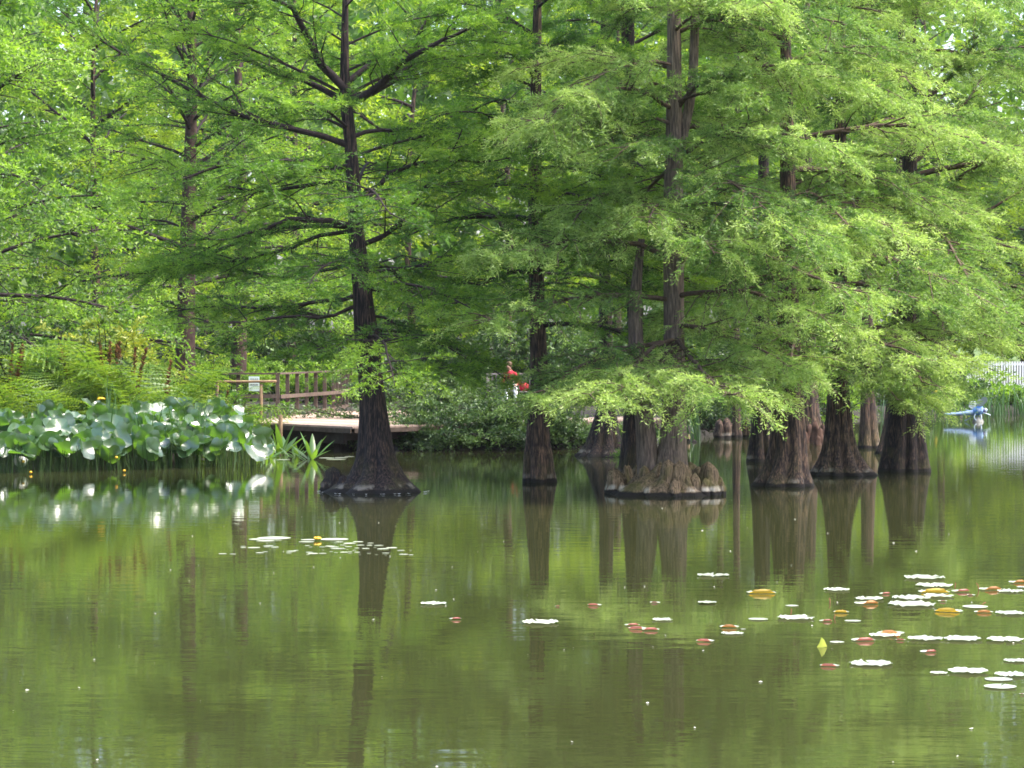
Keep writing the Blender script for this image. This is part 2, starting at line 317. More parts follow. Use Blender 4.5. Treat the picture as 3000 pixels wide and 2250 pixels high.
def cypress(label, spec, Y, flutes=9, amp=.22, seed=0, bark=BARK, lmat=CYP, nlimb=30, z0=2.6, zt=16, Lmax=4.2, p=None, manual=(), extra_stems=(), lowdroop=.35, group='cypress trees standing in the pond', name='bald_cypress', az_range=None, thick=1.0, skip=None, limbmat=None, front=0, fz=(2.6,10), fL=3.0):
    limbmat = limbmat or LIMB
    rng = np.random.default_rng(seed); P = dict(CY); P.update(p or {}); P['sub_per_m'] *= CDENS
    yb, xb = spec[0][0], spec[0][1]; loc = px(xb, yb, Y); loc[2] = 0 if abs(loc[2]) < .25 else loc[2]
    root = thing(name, label, 'tree', loc, group)
    me, cx = trunk_mesh(spec, Y, flutes, amp, rng, bark, loc, zt, .04); link('trunk', me, root)
    limbs = []
    for pl, dY, r in manual:
        pts = resample([px(x, y, Y + dY*(i/(len(pl)-1))**1.3) for i, (x, y) in enumerate(pl)], 12); w_ = np.cumsum(rng.normal(size=(12,3))*.035, axis=0); limbs.append((pts + w_ - w_[0], r/F*Y))
    for sspec, bk in extra_stems:
        rr = np.array([w/F*Y for _,_,w in sspec]); pts = np.array([px(x,y,Y) for y,x,_ in sspec])
        PP = resample(pts, 16); R2 = np.interp(np.linspace(0,1,16), np.linspace(0,1,len(rr)), rr)
        v, q = tubes(PP[None], R2[None], 14); link('stem', npmesh('stem', v-loc, q, bk, True), root)
    zz = np.linspace(z0, zt-1.0, nlimb) + rng.normal(size=nlimb)*.15
    az = rng.uniform(0,2*pi) + np.arange(nlimb)*2.39996 + rng.normal(size=nlimb)*.25
    for z, a in zip(zz, az):
        if skip and skip(z, a): continue
        h = min(1, max(0, (z-z0)/(zt-z0))); L = Lmax*(1-.78*h**1.4)*rng.uniform(.75,1.15)
        rise = np.interp(h, [0,.3,1], [.10,.35,.7]) + rng.normal()*.10; dr = np.interp(h, [0,.3,1], [lowdroop,.25,.08])
        x, y, r = cx(z); limbs.append((limb_path((x,y,z), a, L, rise, dr, rng), min(r*.45, .018+.011*L)*thick))
    for k in range(front):                                            # boughs reaching out over the open water
        z = fz[0] + (fz[1]-fz[0])*(k+.5)/front + rng.normal()*.15; a = -pi/2 + (-1)**k*rng.uniform(.05,1.15); x, y, r = cx(z)
        limbs.append((limb_path((x,y,z), a, fL*rng.uniform(.75,1.2), rng.uniform(.0,.35), rng.uniform(.25,.42), rng), min(r*.4,.035)))
    for pts, r0 in limbs:
        K = len(pts); rad = r0*np.linspace(1,.14,K)**.85
        v, q = tubes(pts[None], rad[None], 7); link('limb', npmesh('limb', v-loc, q, limbmat, True), root)
    foliage(root, limbs, P, rng, lmat, limbmat, loc)
    return root, cx, limbs

# ------------------------------------------------------------------ the cypresses in the water
T1m = [([(1035,285),(960,235),(900,150),(850,70),(760,20),(640,-50)], -1.0, 15),
 ([(1020,290),(1130,240),(1200,185),(1270,165),(1380,148)], .5, 12), ([(1020,240),(1110,180),(1200,130),(1340,15)], 1.2, 10),
 ([(1025,300),(1100,265),(1190,195),(1300,140),(1460,60)], -1.5, 13), ([(1020,300),(950,285),(850,240),(720,190),(600,140)], 1.6, 11),
 ([(1030,430),(900,390),(760,350),(556,268),(336,163),(180,60)], -.8, 10), ([(1040,590),(1110,560),(1160,522),(1250,495),(1400,488),(1500,470)], -.6, 9),
 ([(1050,720),(1110,690),(1170,640),(1250,530),(1330,400),(1368,345)], -1.2, 9), ([(1045,665),(960,645),(820,640),(700,690),(590,725)], -1.2, 10),
 ([(1045,675),(920,690),(800,735),(690,740),(520,760)], 1.2, 7), ([(1055,860),(950,880),(800,900),(640,880),(490,900)], .3, 7),
 ([(1060,850),(1150,860),(1280,880),(1430,905)], -1.2, 6), ([(1065,890),(960,930),(820,950),(650,955),(480,965)], -1.4, 6),
 ([(1070,925),(1180,940),(1300,985),(1400,1030)], .6, 5), ([(1040,480),(930,500),(700,480),(500,520),(370,560)], -1.5, 8),
 ([(1040,520),(900,545),(750,555),(560,500),(440,470)], 1.0, 7), ([(1035,400),(1150,390),(1300,340),(1450,350)], 1.8, 7),
 ([(1050,760),(960,800),(800,800),(640,760),(430,800)], 1.8, 6), ([(1055,800),(1180,790),(1320,740),(1450,740)], 1.6, 6),
 ([(1075,960),(1010,985),(920,1010),(840,1025)], -1.2, 4), ([(1085,960),(1180,985),(1270,1050),(1310,1085)], -1.6, 4)]
t1, _, _ = cypress('leaning dark cypress with broad flared foot beside the boardwalk deck, leftmost in the water',
 [(1440,1097,142),(1424,1102,118),(1405,1106,94),(1389,1108,80),(1349,1104,60),(1300,1101,51),(1250,1098,45),(1150,1091,36),(1000,1075,36),(850,1062,28),(700,1046,24),(600,1040,22),(400,1026,18),(290,1012,19),(250,1010,15),(100,1010,11),(0,1012,9)],
 46.7, 7, .20, 11, BARKB, CYP, 40, 2.9, 15, 4.2, dict(sub_per_m=3.1), T1m, thick=.7,
 skip=lambda z, a: z < 6 and abs(math.sin(a)) < .3)
cypress('slim brown fluted cypress standing between the leaning dark cypress and the one ringed with knees',
 [(1412,1580,47),(1380,1578,44),(1330,1576,40),(1300,1575,35),(1200,1578,30),(1100,1580,26),(900,1572,23),(480,1567,20),(350,1568,18),(0,1575,12)],
 49.8, 6, .30, 12, BARK, CYP, 24, 3.0, 15, 3.4, dict(sub_per_m=3.8, tint=.46), lowdroop=.3, front=13, fz=(4.0,10.5), fL=2.4)
cypress('cypress with wide spreading foot close to the shrubby bank, behind the knee-ringed tree',
 [(1336,1762,76),(1318,1765,60),(1300,1768,50),(1250,1772,38),(1200,1776,27),(1150,1778,21),(1000,1775,20),(800,1772,17),(0,1770,10)],
 60.7, 9, .28, 13, BARKB, CYP, 24, 3.2, 16, 3.8, dict(sub_per_m=3.2, tint=.32), lowdroop=.2)
cypress('dark straight cypress half hidden just left behind the knee-ringed cypress',
 [(1394,1850,40),(1300,1850,29),(1150,1858,26),(1000,1866,25),(600,1842,18),(400,1845,16),(190,1845,15),(0,1848,10)],
 52, 8, .15, 14, BARKB, CYP, 26, 3.6, 16, 3.6, dict(sub_per_m=3.4, tint=.42), lowdroop=.25, front=7, fz=(4,10), fL=2.5,
 extra_stems=[([(215,1845,10),(150,1832,9),(60,1826,8),(-80,1824,6)], BARKB)])
T5m = [([(1975,1010),(1900,1000),(1780,1040),(1680,1090),(1580,1130)], -2.2, 8), ([(1975,1000),(1930,1010),(1860,1060),(1800,1110),(1740,1150)], -3.2, 8),
 ([(1975,990),(2000,1020),(2040,1070),(2080,1130),(2130,1160)], -3.4, 8), ([(1975,960),(2080,950),(2200,1000),(2330,1060)], -2.0, 8),
 ([(1975,880),(1850,870),(1700,880),(1560,930),(1430,980)], -2.4, 8), ([(1975,870),(2080,850),(2230,870),(2400,920)], -2.6, 8),
 ([(1975,760),(1860,700),(1720,690),(1560,720),(1420,770)], -2.0, 9), ([(1975,780),(2060,720),(2200,720),(2400,800),(2570,830)], -2.6, 9),
 ([(1975,660),(2100,640),(2300,640),(2500,720)], -1.0, 8), ([(1975,620),(1880,580),(1750,570),(1690,600),(1655,640)], -1.4, 9),
 ([(1975,460),(1850,380),(1700,330),(1560,330)], -2.4, 9), ([(1975,460),(2060,400),(2200,380),(2400,430)], -2.4, 9),
 ([(1975,320),(1870,260),(1740,250),(1610,300)], -2.6, 8), ([(1975,330),(2080,230),(2250,200),(2450,250)], -1.6, 8),
 ([(1975,245),(1900,252),(1800,268),(1740,255)], -.6, 7), ([(1975,100),(2100,60),(2300,40),(2500,90)], -1.6, 7), ([(1975,1000),(1950,1040),(1930,1080),(1890,1130),(1850,1165)], -3.0, 7)]
t5, t5cx, t5l = cypress('broad grey-brown cypress ringed by rounded mossy knees, nearest on the right',
 [(1454,1955,66),(1425,1957,62),(1385,1960,56),(1355,1966,48),(1320,1970,42),(1250,1974,37),(1150,1976,33),(1000,1975,30),(600,1972,29),(434,1975,25),(250,1975,22),(0,1975,19)],
 46.2, 8, .10, 15, BARKP, CYPB, 16, 5.2, 16, 3.4, dict(sub_per_m=5.0, tw_up=-.02, leaf_up=-.06, droop=.2, tw_droop=.35, tint=.58), T5m, limbmat=LIMBM, thick=.8, front=10, fz=(4.2,10.5), fL=3.2,
 extra_stems=[([(1420,1905,36),(1350,1897,31),(1250,1892,26),(1160,1876,24),(1000,1862,21),(860,1860,16),(700,1880,10)], BARKP), ([(470,1985,16),(400,2000,15),(260,2030,14),(60,2036,13),(-100,2040,10)], BARKP)])
cypress('slim black-brown cypress left of the wide fluted one in the right-hand row',
 [(1353,2235,49),(1325,2233,43),(1300,2232,38),(1250,2230,30),(1180,2230,26),(1000,2232,22),(600,2236,17),(0,2240,10)],
 57.9, 7, .32, 16, BARKB, CYP, 22, 3.4, 16, 3.4, dict(sub_per_m=3.0, tint=.34), lowdroop=.25)
LOWR = dict(sub_per_m=4.2, droop=.18, tw_droop=.3, leaf_up=-.04, tint=.56)
cypress('wide mossy-footed fluted cypress, nearest of the right-hand row',
 [(1423,2298,88),(1400,2302,76),(1380,2305,67),(1330,2310,56),(1250,2312,48),(1190,2312,45),(1100,2312,40),(900,2310,31),(500,2308,22),(0,2300,14)],
 48.5, 8, .30, 17, BARK, CYPB, 24, 4.4, 16, 4.0, LOWR, limbmat=LIMBM, front=9, fz=(4.4,10.5), fL=2.9, manual=
 [([(2312,1020),(2250,1020),(2160,1060),(2070,1110)], -1.6, 7), ([(2312,1010),(2340,1040),(2370,1080),(2380,1120)], -2.4, 7), ([(2312,1010),(2290,1040),(2250,1090),(2210,1125)], -2.6, 7),
  ([(2312,980),(2420,960),(2560,1000),(2680,1060)], -2.4, 8), ([(2312,900),(2200,880),(2080,920),(1960,990)], -2.2, 7), ([(2312,860),(2420,840),(2600,850),(2760,920)], -2.0, 8), ([(2312,930),(2330,960),(2330,1030),(2310,1090)], -3.0, 7)])
cypress('cypress with orange-streaked fluted skirt and pale waterline ring, middle of the right-hand row',
 [(1391,2466,96),(1378,2465,82),(1360,2463,68),(1320,2460,50),(1250,2457,38),(1150,2456,31),(1000,2456,26),(600,2460,20),(0,2465,12)],
 52.4, 10, .34, 18, BARK, CYPB, 24, 4.2, 16, 4.2, LOWR, limbmat=LIMBM, front=9, fz=(4.2,10.5), fL=3.0, manual=
 [([(2456,1010),(2540,1010),(2640,1060),(2720,1130)], -2.4, 7), ([(2456,1010),(2500,1050),(2570,1120),(2620,1190)], -2.2, 7), ([(2456,980),(2600,950),(2720,990),(2810,1060)], -1.8, 8),
  ([(2456,880),(2600,850),(2800,880),(2980,980)], -1.2, 8), ([(2456,1030),(2500,1050),(2620,1120),(2700,1180)], -1.6, 6)])
cypress('thin cypress with ribbed foot glimpsed between the orange-skirted and the bulky dark trunks',
 [(1313,2548,34),(1290,2547,30),(1250,2545,25),(1150,2543,20),(900,2540,16),(300,2540,11)],
 65, 6, .25, 19, BARK, CYP, 18, 4.2, 15, 3.2, dict(sub_per_m=2.8, tint=.36), lowdroop=.2)
cypress('bulky blue-black cypress trunk, rightmost in the water',
 [(1380,2645,76),(1350,2646,70),(1320,2648,64),(1250,2650,55),(1150,2655,45),(1000,2660,34),(500,2665,22),(0,2670,14)],
 53.8, 8, .26, 20, BARKB, CYPB, 26, 4.0, 16, 4.6, dict(LOWR, tint=.52), limbmat=LIMBM, front=9, fz=(4.0,10.5), fL=3.0, manual=
 [([(2655,1090),(2700,1090),(2750,1120),(2790,1150)], -1.6, 6), ([(2655,1000),(2780,980),(2900,1000),(3010,1040)], -1.4, 7), ([(2655,920),(2800,880),(2950,900),(3100,960)], .8, 8),
  ([(2660,1060),(2650,1090),(2690,1140),(2710,1180)], -2.2, 6), ([(2660,760),(2800,680),(2960,600),(3080,520)], .6, 9), ([(2660,620),(2780,560),(2900,470),(3000,380)], -.6, 9), ([(2665,480),(2760,420),(2850,330),(2900,260)], .8, 9), ([(2665,350),(2780,260),(2860,150),(2920,40)], -.4, 9)])
cypress('small leaning cypress stem pressed against the left of the bulky blue-black trunk',
 [(1330,2600,36),(1300,2605,28),(1240,2612,22),(1150,2620,19),(900,2630,15),(300,2640,10)],
 61.7, 6, .2, 21, BARK, CYP, 14, 5.0, 14, 3.0, dict(sub_per_m=2.6, tint=.4))
t11, _, _ = cypress('pencil-thin far cypress with knees either side of its foot',
 [(1283,2159,16),(1250,2158,13),(1200,2157,12),(1100,2157,10),(600,2160,8)],
 71.7, 5, .12, 22, BARK, CYP, 18, 3.6, 14, 3.4, dict(sub_per_m=2.8, tint=.3), lowdroop=.2)
t12, _, _ = cypress('rusty-footed far cypress behind the gap between the two widest fluted trunks',
 [(1290,2380,32),(1250,2376,29),(1200,2372,26),(1100,2370,22),(600,2365,15)],
 70, 7, .2, 23, BARK, CYP, 18, 3.8, 15, 3.6, dict(sub_per_m=2.8, tint=.34), lowdroop=.2)

# knees
def knee(root, xb, yb, xt, yt, hw, seed, mt=KNEE):
    rng = np.random.default_rng(seed); Y = wy(yb); b0 = px(xb, yb, Y); t = px(xt, yt, Y+.1); w = hw/F*Y; loc = np.array(root.location)
    n, K = 14, 12; u = np.linspace(0,1,K); V = []
    prof = np.interp(u, [0,.15,.5,.72,.88,.96,1], [1.3,1.18,1.08,.96,.74,.45,.03])
    ph = rng.uniform(0,6.28,4)
    for ui, pr in zip(u, prof):
        c = b0 + (t-b0)*[ui**.8, ui**.8, ui]; c = c - [0,0,.25*(1-ui)]
        th = np.arange(n)*2*pi/n
        r = w*pr*(1 + .16*np.sin(3*th+ph[0]+2*ui) + .10*np.sin(5*th+ph[1]) + .14*np.sin(7*ui*2+ph[2]+th) + rng.normal(size=n)*.05)
        V.append(np.stack([c[0]+r*np.cos(th), c[1]+r*np.sin(th)*.9, np.full(n, c[2])+rng.normal(size=n)*.006], 1))
    V = np.concatenate(V); idx = np.arange(K*n).reshape(K,n); nx_ = np.roll(idx,-1,1)
    q = np.stack([idx[:-1], nx_[:-1], nx_[1:], idx[1:]], -1).reshape(-1,4)
    link('knee', npmesh('knee', V-loc, q, mt, True), root)
KN = [(1783,1440,1790,1402,15),(1800,1446,1797,1372,24),(1822,1444,1812,1376,19),(1846,1430,1840,1363,15),(1836,1436,1832,1362,12),(1868,1428,1866,1360,15),(1853,1446,1872,1388,26),
 (1888,1448,1888,1364,24),(1905,1449,1934,1354,25),(1936,1452,1938,1398,15),(1955,1452,1957,1346,27),(1996,1452,1991,1349,29),(2034,1452,2035,1384,17),(2030,1432,2022,1352,22),(2052,1440,2045,1366,26),
 (2080,1450,2075,1352,30),(2106,1448,2104,1392,18),(1765+355,1450,2116,1412,9),(1975,1455,1975,1405,18),(1920,1453,1922,1410,16),(2062,1452,2066,1400,18)]
for i, k in enumerate([(980,1438,975,1368,26),(1010,1442,1005,1392,20),(955,1440,950,1408,14)]): knee(t1, *k, 180+i, BARKB)
for i, k in enumerate(KN): knee(t5, *k, 100+i)
mc = px(1946,1440,45.75); rg = np.random.default_rng(71); MV = []
for i in range(10):
    f = i/9; th = np.arange(48)*2*pi/48; rr = 1.0*(1-f**1.6*.75)*(1+.07*np.sin(7*th+1)+.06*np.sin(13*th+f*4)+rg.normal(size=48)*.03)
    MV.append(np.stack([mc[0]+1.03*rr*np.cos(th), mc[1]+.75*rr*np.sin(th), np.full(48,-.2+.55*f)+.05*np.sin(9*th+f*5)*f], 1))
ix = np.arange(480).reshape(10,48); nx_ = np.roll(ix,-1,1); link('root_mound', npmesh('root_mound', np.concatenate(MV)-np.array(t5.location), np.stack([ix[:-1],nx_[:-1],nx_[1:],ix[1:]],-1).reshape(-1,4), KNEE, True), t5)
for i, k in enumerate([(1868,1452,1866,1420,12),(1942,1453,1945,1380,13),(2015,1453,2012,1392,14),(1818,1450,1822,1412,11),(2092,1452,2090,1415,12),(2056,1451,2054,1420,10),(1974,1456,1976,1428,10),(1900,1455,1898,1424,11)]): knee(t5, *k, 230+i)
for i, k in enumerate([(2110,1284,2108,1228,14),(2128,1284,2130,1222,13),(2140,1282,2142,1238,9),(2188,1282,2188,1222,11),(2200,1282,2197,1236,10)]): knee(t11, *k, 140+i, BARK)
KRED = simple('rusty_root', (.055,.030,.022), .85, .5, 5, .2, bumpd=.02)
for i, k in enumerate([(2368,1296,2372,1240,12),(2385,1300,2390,1232,12),(2400,1302,2402,1252,10),(2355,1298,2357,1262,10),(2412,1296,2410,1240,8),(2395,1306,2396,1275,9)]): knee(t12, *k, 150+i, KRED)
for i, k in enumerate([(2012,1294,2018,1270,6),(2030,1296,2034,1288,9)]):
    Yk = wy(k[1]); r = thing('cypress_knee', ['small pointed cypress knee right of the knee-ringed trunk', 'low rounded cypress knee beside the small pointed one'][i], 'root', px(k[0],k[1],Yk), 'lone cypress knees')
    knee(r, *k, 170+i)
# small water sprout at the foot of the spreading cypress
rng = np.random.default_rng(77)
sp_loc = px(1856, 1340, wy(1340)); sp = thing('cypress_sprout', 'little green leafy shoot at the waterline left of the mossy knees', 'plant', sp_loc)
foliage(sp, [(limb_path(sp_loc+[0,0,-.05], a, .5, r_, .1, rng), .008) for a, r_ in ((0.2,.5),(2.9,.4),(4.2,.7),(5.3,.5),(1.5,.9))], dict(CY, sub_per_m=8, sub_len=.3, tint=.25, tw_per_sub=8, leaves=7), rng, CYP, LIMB, sp_loc, 'leaves', 'twigs')

# ------------------------------------------------------------------ trees and shrubs on the banks
BRD = dict(sub_per_m=3.2, bare=.25, sub_len=1.7, droop=.12, tw_per_sub=10, tw_len=.5, leaves=6, leaf=.20, aspect=.45, tint=.5, zvar=.4, scatter=.6, tw_droop=.3)
def bank_tree(label, x, Y, Ht, r0, Lmax, z0, nl, lm, p, seed, name='broadleaf_tree', wm=LIMB, bark=BARK, group='trees on the far bank', rise=(.1,.9)):
    rng = np.random.default_rng(seed); X = (x-CX)/F*Y; g = float(ground_z(X, Y)); loc = np.array([X, Y, g])
    root = thing(name, label, 'tree', loc, group)
    pts = np.array([[X,Y,g-.3],[X+rng.normal()*.1,Y,g+1],[X+rng.normal()*.3,Y,g+Ht*.4],[X+rng.normal()*.4,Y,g+Ht*.75],[X+rng.normal()*.4,Y,g+Ht]])
    P = resample(pts, 22); rad = r0*np.interp(np.linspace(0,1,22), [0,.04,.12,1], [1.7,1.2,1,.12])
    v, q = tubes(P[None], rad[None], 14); link('trunk', npmesh('trunk', v-loc, q, bark, True), root)
    limbs = []
    for k in range(nl):
        h = (k+.5)/nl; z = g + z0 + (Ht-z0-.6)*h; c = P[np.argmin(np.abs(P[:,2]-z))]
        L = Lmax*(1-.7*h**1.6)*rng.uniform(.7,1.2); a = k*2.39996+rng.normal()*.4
        limbs.append((limb_path((c[0],c[1],z), a, L, rise[0]+(rise[1]-rise[0])*h+rng.normal()*.15, .25*(1-h), rng), .012+.012*L))
    for pl, rr in limbs:
        v, q = tubes(pl[None], (rr*np.linspace(1,.15,len(pl)))[None], 6); link('limb', npmesh('limb', v-loc, q, wm, True), root)
    foliage(root, limbs, dict(BRD, **p), rng, lm, wm, loc); return root
RED = simple('red_brown_bark', (.060,.038,.032), .9, .4, 9, .2, bumpd=.02)
FINE = dict(bare=.04, sub_per_m=3.4, sub_len=1.6, tw_per_sub=13, tw_len=.38, leaves=7, leaf=.15, aspect=.26, tint=.55, zvar=.25)
bank_tree('thick red-brown trunked tree behind the ferns, left of the leaning cypress', 545, 72, 15, .28, 4.6, 2.6, 46, CYP, FINE, 31, 'bank_cypress', bark=RED)
bank_tree('slimmer red-brown tree right of the thick red-brown trunk, behind the railing', 690, 78, 16, .24, 4.8, 2.6, 34, CYP, FINE, 32, 'bank_cypress', bark=RED)
bank_tree('pale-leaved broadleaf tree at the left edge above the dark shrub', -110, 62, 13, .15, 4.4, 2.2, 50, BROAD, dict(leaf=.15, aspect=.36, tint=.6, sub_per_m=4.2, leaves=8), 33, rise=(.1,.7))
bank_tree('tall dark tree at the left edge behind the pale-leaved one', -170, 70, 15, .25, 4.6, 2.5, 24, BROAD, dict(tint=.25), 34)
BGT = [(300,84,17,'yellow-green tree high behind the thick red-brown trunk'),(860,88,18,'sunlit tree behind the boardwalk railing and the leaning cypress'),(1210,94,18,'sunlit tree right behind the leaning cypress crown'),
 (1480,84,15,'green tree behind the seated person and the slim cypress'),(1800,92,18,'tall tree behind the knee-ringed cypress crown'),(2120,96,17,'tree behind the gap between the knees and the right-hand row'),
 (2440,100,18,'tree on the far bank behind the orange-skirted cypress'),(2760,108,19,'tree on the far bank behind the bulky dark trunk'),(3000,112,17,'pale tree far behind the dragonfly sculpture'),(3230,104,17,'tree beyond the right edge of the white fence'),(600,98,19,'tall yellow-green tree farthest back on the left')]
for i, (x, Y, h, lb) in enumerate(BGT):
    bank_tree(lb, x, Y, h, .15, 5.8, 1.6, 28, SUNNY, dict(bare=.06, leaf=.19, aspect=.30, zvar=.25, scatter=.42, tint=[.72,.8,.78,.5,.6,.45,.55,.5,.6,.6,.85][i], sub_per_m=2.8, tw_per_sub=13, leaves=8, sub_len=2.1, tw_len=.55), 40+i)
# far wood that reads as one mass
rng = np.random.default_rng(5); n = 90000
fx = rng.uniform(-46, 48, n); fy = rng.uniform(122, 150, n); top = 22.5+2.5*np.sin(fx*.35)+2.0*np.sin(fx*.9+1)+rng.normal(size=n)*.8
top = np.where(np.abs(fx-24.5) < 1.6, top*.55, top); fz = 2 + (top-2)*rng.uniform(0,1,n)**.8
lump = .5+.35*np.sin(fx*1.3+fz*.9)*np.sin(fz*1.7+fx*.4)
LV, LQ = leaf_tris(np.stack([fx,fy,fz],1), nrm(rng.normal(size=(n,3))+[0,0,.2]), rng.uniform(.5,1.05,n), rng.uniform(.35,.7,n), rng)
tag(link('far_wood', npmesh('far_wood', LV, LQ, BROAD, tint=np.repeat(np.clip(lump+rng.normal(size=n)*.1,0,1),3))), 'sunlit green wood closing the view behind the bank trees', 'trees', kind='stuff')

def shrub(label, x, y0, Y, width, height, nl, lm, p, seed, name='shrub', lean=0, cat='shrub', group=None, spread=1.0):
    rng = np.random.default_rng(seed); X = (x-CX)/F*Y; g = float(ground_z(X, Y)); g = max(g, .02); loc = np.array([X,Y,g]); root = thing(name, label, cat, loc, group); limbs = []
    for k in range(nl):
        a = rng.uniform(0,2*pi); rise = rng.uniform(.35,1.45); L = height/max(.5, sin(rise))*rng.uniform(.55,1.0); L = min(L, height*1.15)
        b = loc + [rng.normal()*width*.16, rng.normal()*width*.10, -.05]
        P = limb_path(b, a, L, rise, .22, rng, 7); P[:,0] = loc[0]+(P[:,0]-loc[0])*spread*width/(height*1.1); limbs.append((P, .012+.006*L))
    V, Q, off = [], [], 0
    for pl, rr in limbs:
        v, q = tubes(pl[None], (rr*np.linspace(1,.2,len(pl)))[None], 5); V.append(v); Q.append(q+off); off += len(v)
    tag(link('stems', npmesh('stems', np.concatenate(V)-loc, np.concatenate(Q), LIMB, True), root), kind='stuff')
    foliage(root, limbs, dict(BRD, **p), rng, lm, LIMB, loc, 'foliage', 'twigs'); return root
SHB = dict(sub_per_m=4, bare=.2, sub_len=.75, tw_per_sub=8, tw_len=.28, leaves=7, leaf=.11, aspect=.45, zvar=.5, scatter=.6)
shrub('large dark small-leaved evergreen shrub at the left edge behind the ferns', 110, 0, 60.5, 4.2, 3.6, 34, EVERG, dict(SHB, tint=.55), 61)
shrub('shrub with glowing yellow young leaves behind the ferns', 290, 0, 61.5, 2.6, 3.9, 20, YELLOW, dict(SHB, tint=.5, leaf=.15, aspect=.34), 62)
shrub('dark leafy shrub between the yellow-leaved shrub and the notice', 440, 0, 63.5, 2.6, 2.2, 26, BROAD, dict(SHB, tint=.35), 63)
shrub('bright green leafy shrub left behind the notice and handrail', 640, 0, 73.5, 2.8, 2.2, 24, BROAD, dict(SHB, tint=.55), 64)
shrub('light green bush behind the boardwalk railing posts', 900, 0, 80, 5.0, 2.3, 26, BROAD, dict(SHB, tint=.8, leaf=.14), 65)
shrub('light green bush at the far end of the railing behind the leaning trunk', 1080, 0, 84, 5.0, 2.4, 26, BROAD, dict(SHB, tint=.75, leaf=.14), 66)
BK = dict(SHB, sub_per_m=5.5, sub_len=.6, leaf=.095, aspect=.5, tint=.6, droop=.35, zvar=.3)
for i, (x, Y, w, h, lb) in enumerate([(1215,64.0,1.5,1.1,'low bank shrub beside the foot of the leaning cypress'),(1300,64.3,2.4,1.4,'low bank shrub left below the seated person'),(1400,64.4,2.4,1.5,'low bank shrub directly below the seated person'),(1500,64.2,2.2,1.3,'low bank shrub left of the slim brown cypress trunk'),
   (1650,64.4,2.2,.75,'low bank shrub between the slim brown trunk and the spreading cypress'),(1720,64.8,1.8,.7,'low bank shrub behind the foot of the spreading cypress'),(1260,68.5,3.2,2.0,'taller bank shrub behind the boardwalk left of the seated person'),(1350,70.5,2.2,1.2,'bank shrub in front of the bench left of the person')]):
    shrub(lb, x, 0, Y, w, h, 26, BUSHL, BK, 70+i, 'bank_shrub', group='shrubs along the middle bank', spread=1.1)
shrub('dark waterside bush behind the mossy knees and the thin far cypress', 2090, 0, 75.5, 4.0, 2.0, 26, BUSHL, dict(SHB, tint=.45), 81)
shrub('low dark waterside bush right behind the mossy knees', 2062, 0, 73.0, 2.0, 1.1, 20, BUSHL, dict(SHB, tint=.4, droop=.3), 87)
DK = dict(SHB, tint=.42, leaf=.20, sub_per_m=2.6, tw_per_sub=7, sub_len=1.2)  # dense dark shrubs added to deepen the shade under the trees
for i, (x, Y, lb) in enumerate([(1140,86,'dark shrub added for shade behind the leaning cypress foot'),(1330,83,'dark shrub added for shade left behind the bench'),(1560,82,'dark shrub added for shade behind the slim brown cypress'),(1740,80,'dark shrub added for shade behind the spreading cypress'),(1930,83,'dark shrub added for shade behind the knee-ringed trunk'),(2180,84,'dark shrub added for shade behind the thin far cypress'),(780,87,'dark shrub added for shade behind the railing corner'),(2360,86,'dark shrub added for shade behind the wide fluted trunk')]):
    shrub(lb, x, 0, Y, 4.6, 3.4, 24, BUSHL, DK, 240+i, 'shade_fill_shrub', group='dark shrubs added for shade under the trees')
shrub('bright yellow-green bush glimpsed beside the rusty-footed cypress', 2425, 0, 79.5, 2.4, 2.4, 20, BROAD, dict(SHB, tint=1.0), 82)
shrub('green waterside bush behind the dark trunks of the right-hand row', 2250, 0, 79, 4.0, 1.9, 24, BUSHL, dict(SHB, tint=.5), 83)
shrub('far waterside bush left of the dragonfly sculpture', 2680, 0, 95, 4.5, 2.0, 26, BROAD, dict(SHB, tint=.45, leaf=.14), 84)
shrub('far waterside bush right behind the dragonfly sculpture', 2960, 0, 95.2, 3.6, 1.0, 26, BROAD, dict(SHB, tint=.6, leaf=.14), 85)
shrub('far waterside bush under the tree beyond the orange-skirted cypress', 2540, 0, 95, 4.5, 2.0, 24, BUSHL, dict(SHB, tint=.5, leaf=.14), 86)

# ------------------------------------------------------------------ boardwalk, railing, notice
WOOD  = simple('deck_wood', (.34,.25,.205), .75, .22, 9, .3)
RAILW = simple('rail_wood', (.095,.068,.054), .8, .3, 8, .3, bumpd=.004)
LOGW  = simple('log_wood', (.20,.135,.075), .8, .3, 8, .3, bumpd=.004)
DARKW = simple('dark_timber', (.035,.026,.024), .85, .3, 6, .2)
DZ = .65
LEFT = np.array([(-6.83,65.6),(-6.40,69.8),(-5.25,75.0),(-4.95,82)]); RIGHT = np.array([(-3.86,62.0),(-3.2,66.0),(-2.4,73),(-1.9,81)])
bw_loc = np.array([-5.0, 66.0, DZ]); bw = thing('boardwalk', 'brown timber boardwalk deck with slatted railing behind the leaning cypress', 'boardwalk', bw_loc)
def along(pl, t): 
    d = np.r_[0, np.cumsum(np.linalg.norm(np.diff(pl, axis=0), axis=1))]; d /= d[-1]
    return np.array([np.interp(t, d, pl[:,i]) for i in (0,1)])
def plank(a0, b0, a1, b1, z0, z1, parent, o, name='plank', mt=WOOD):
    c = [np.r_[p, z]-o for z in (z0, z1) for p in (a0, b0, b1, a1)]
    return link(name, pymesh(name, c, BOXF, mt), parent)
NP = 84; rg = np.random.default_rng(9)
for i in range(NP):
    t0, t1 = (i+.03)/NP, (i+.97)/NP; dz = rg.normal()*.002
    plank(along(LEFT,t0), along(RIGHT,t0), along(LEFT,t1), along(RIGHT,t1), DZ-.045, DZ+dz, bw, bw_loc)
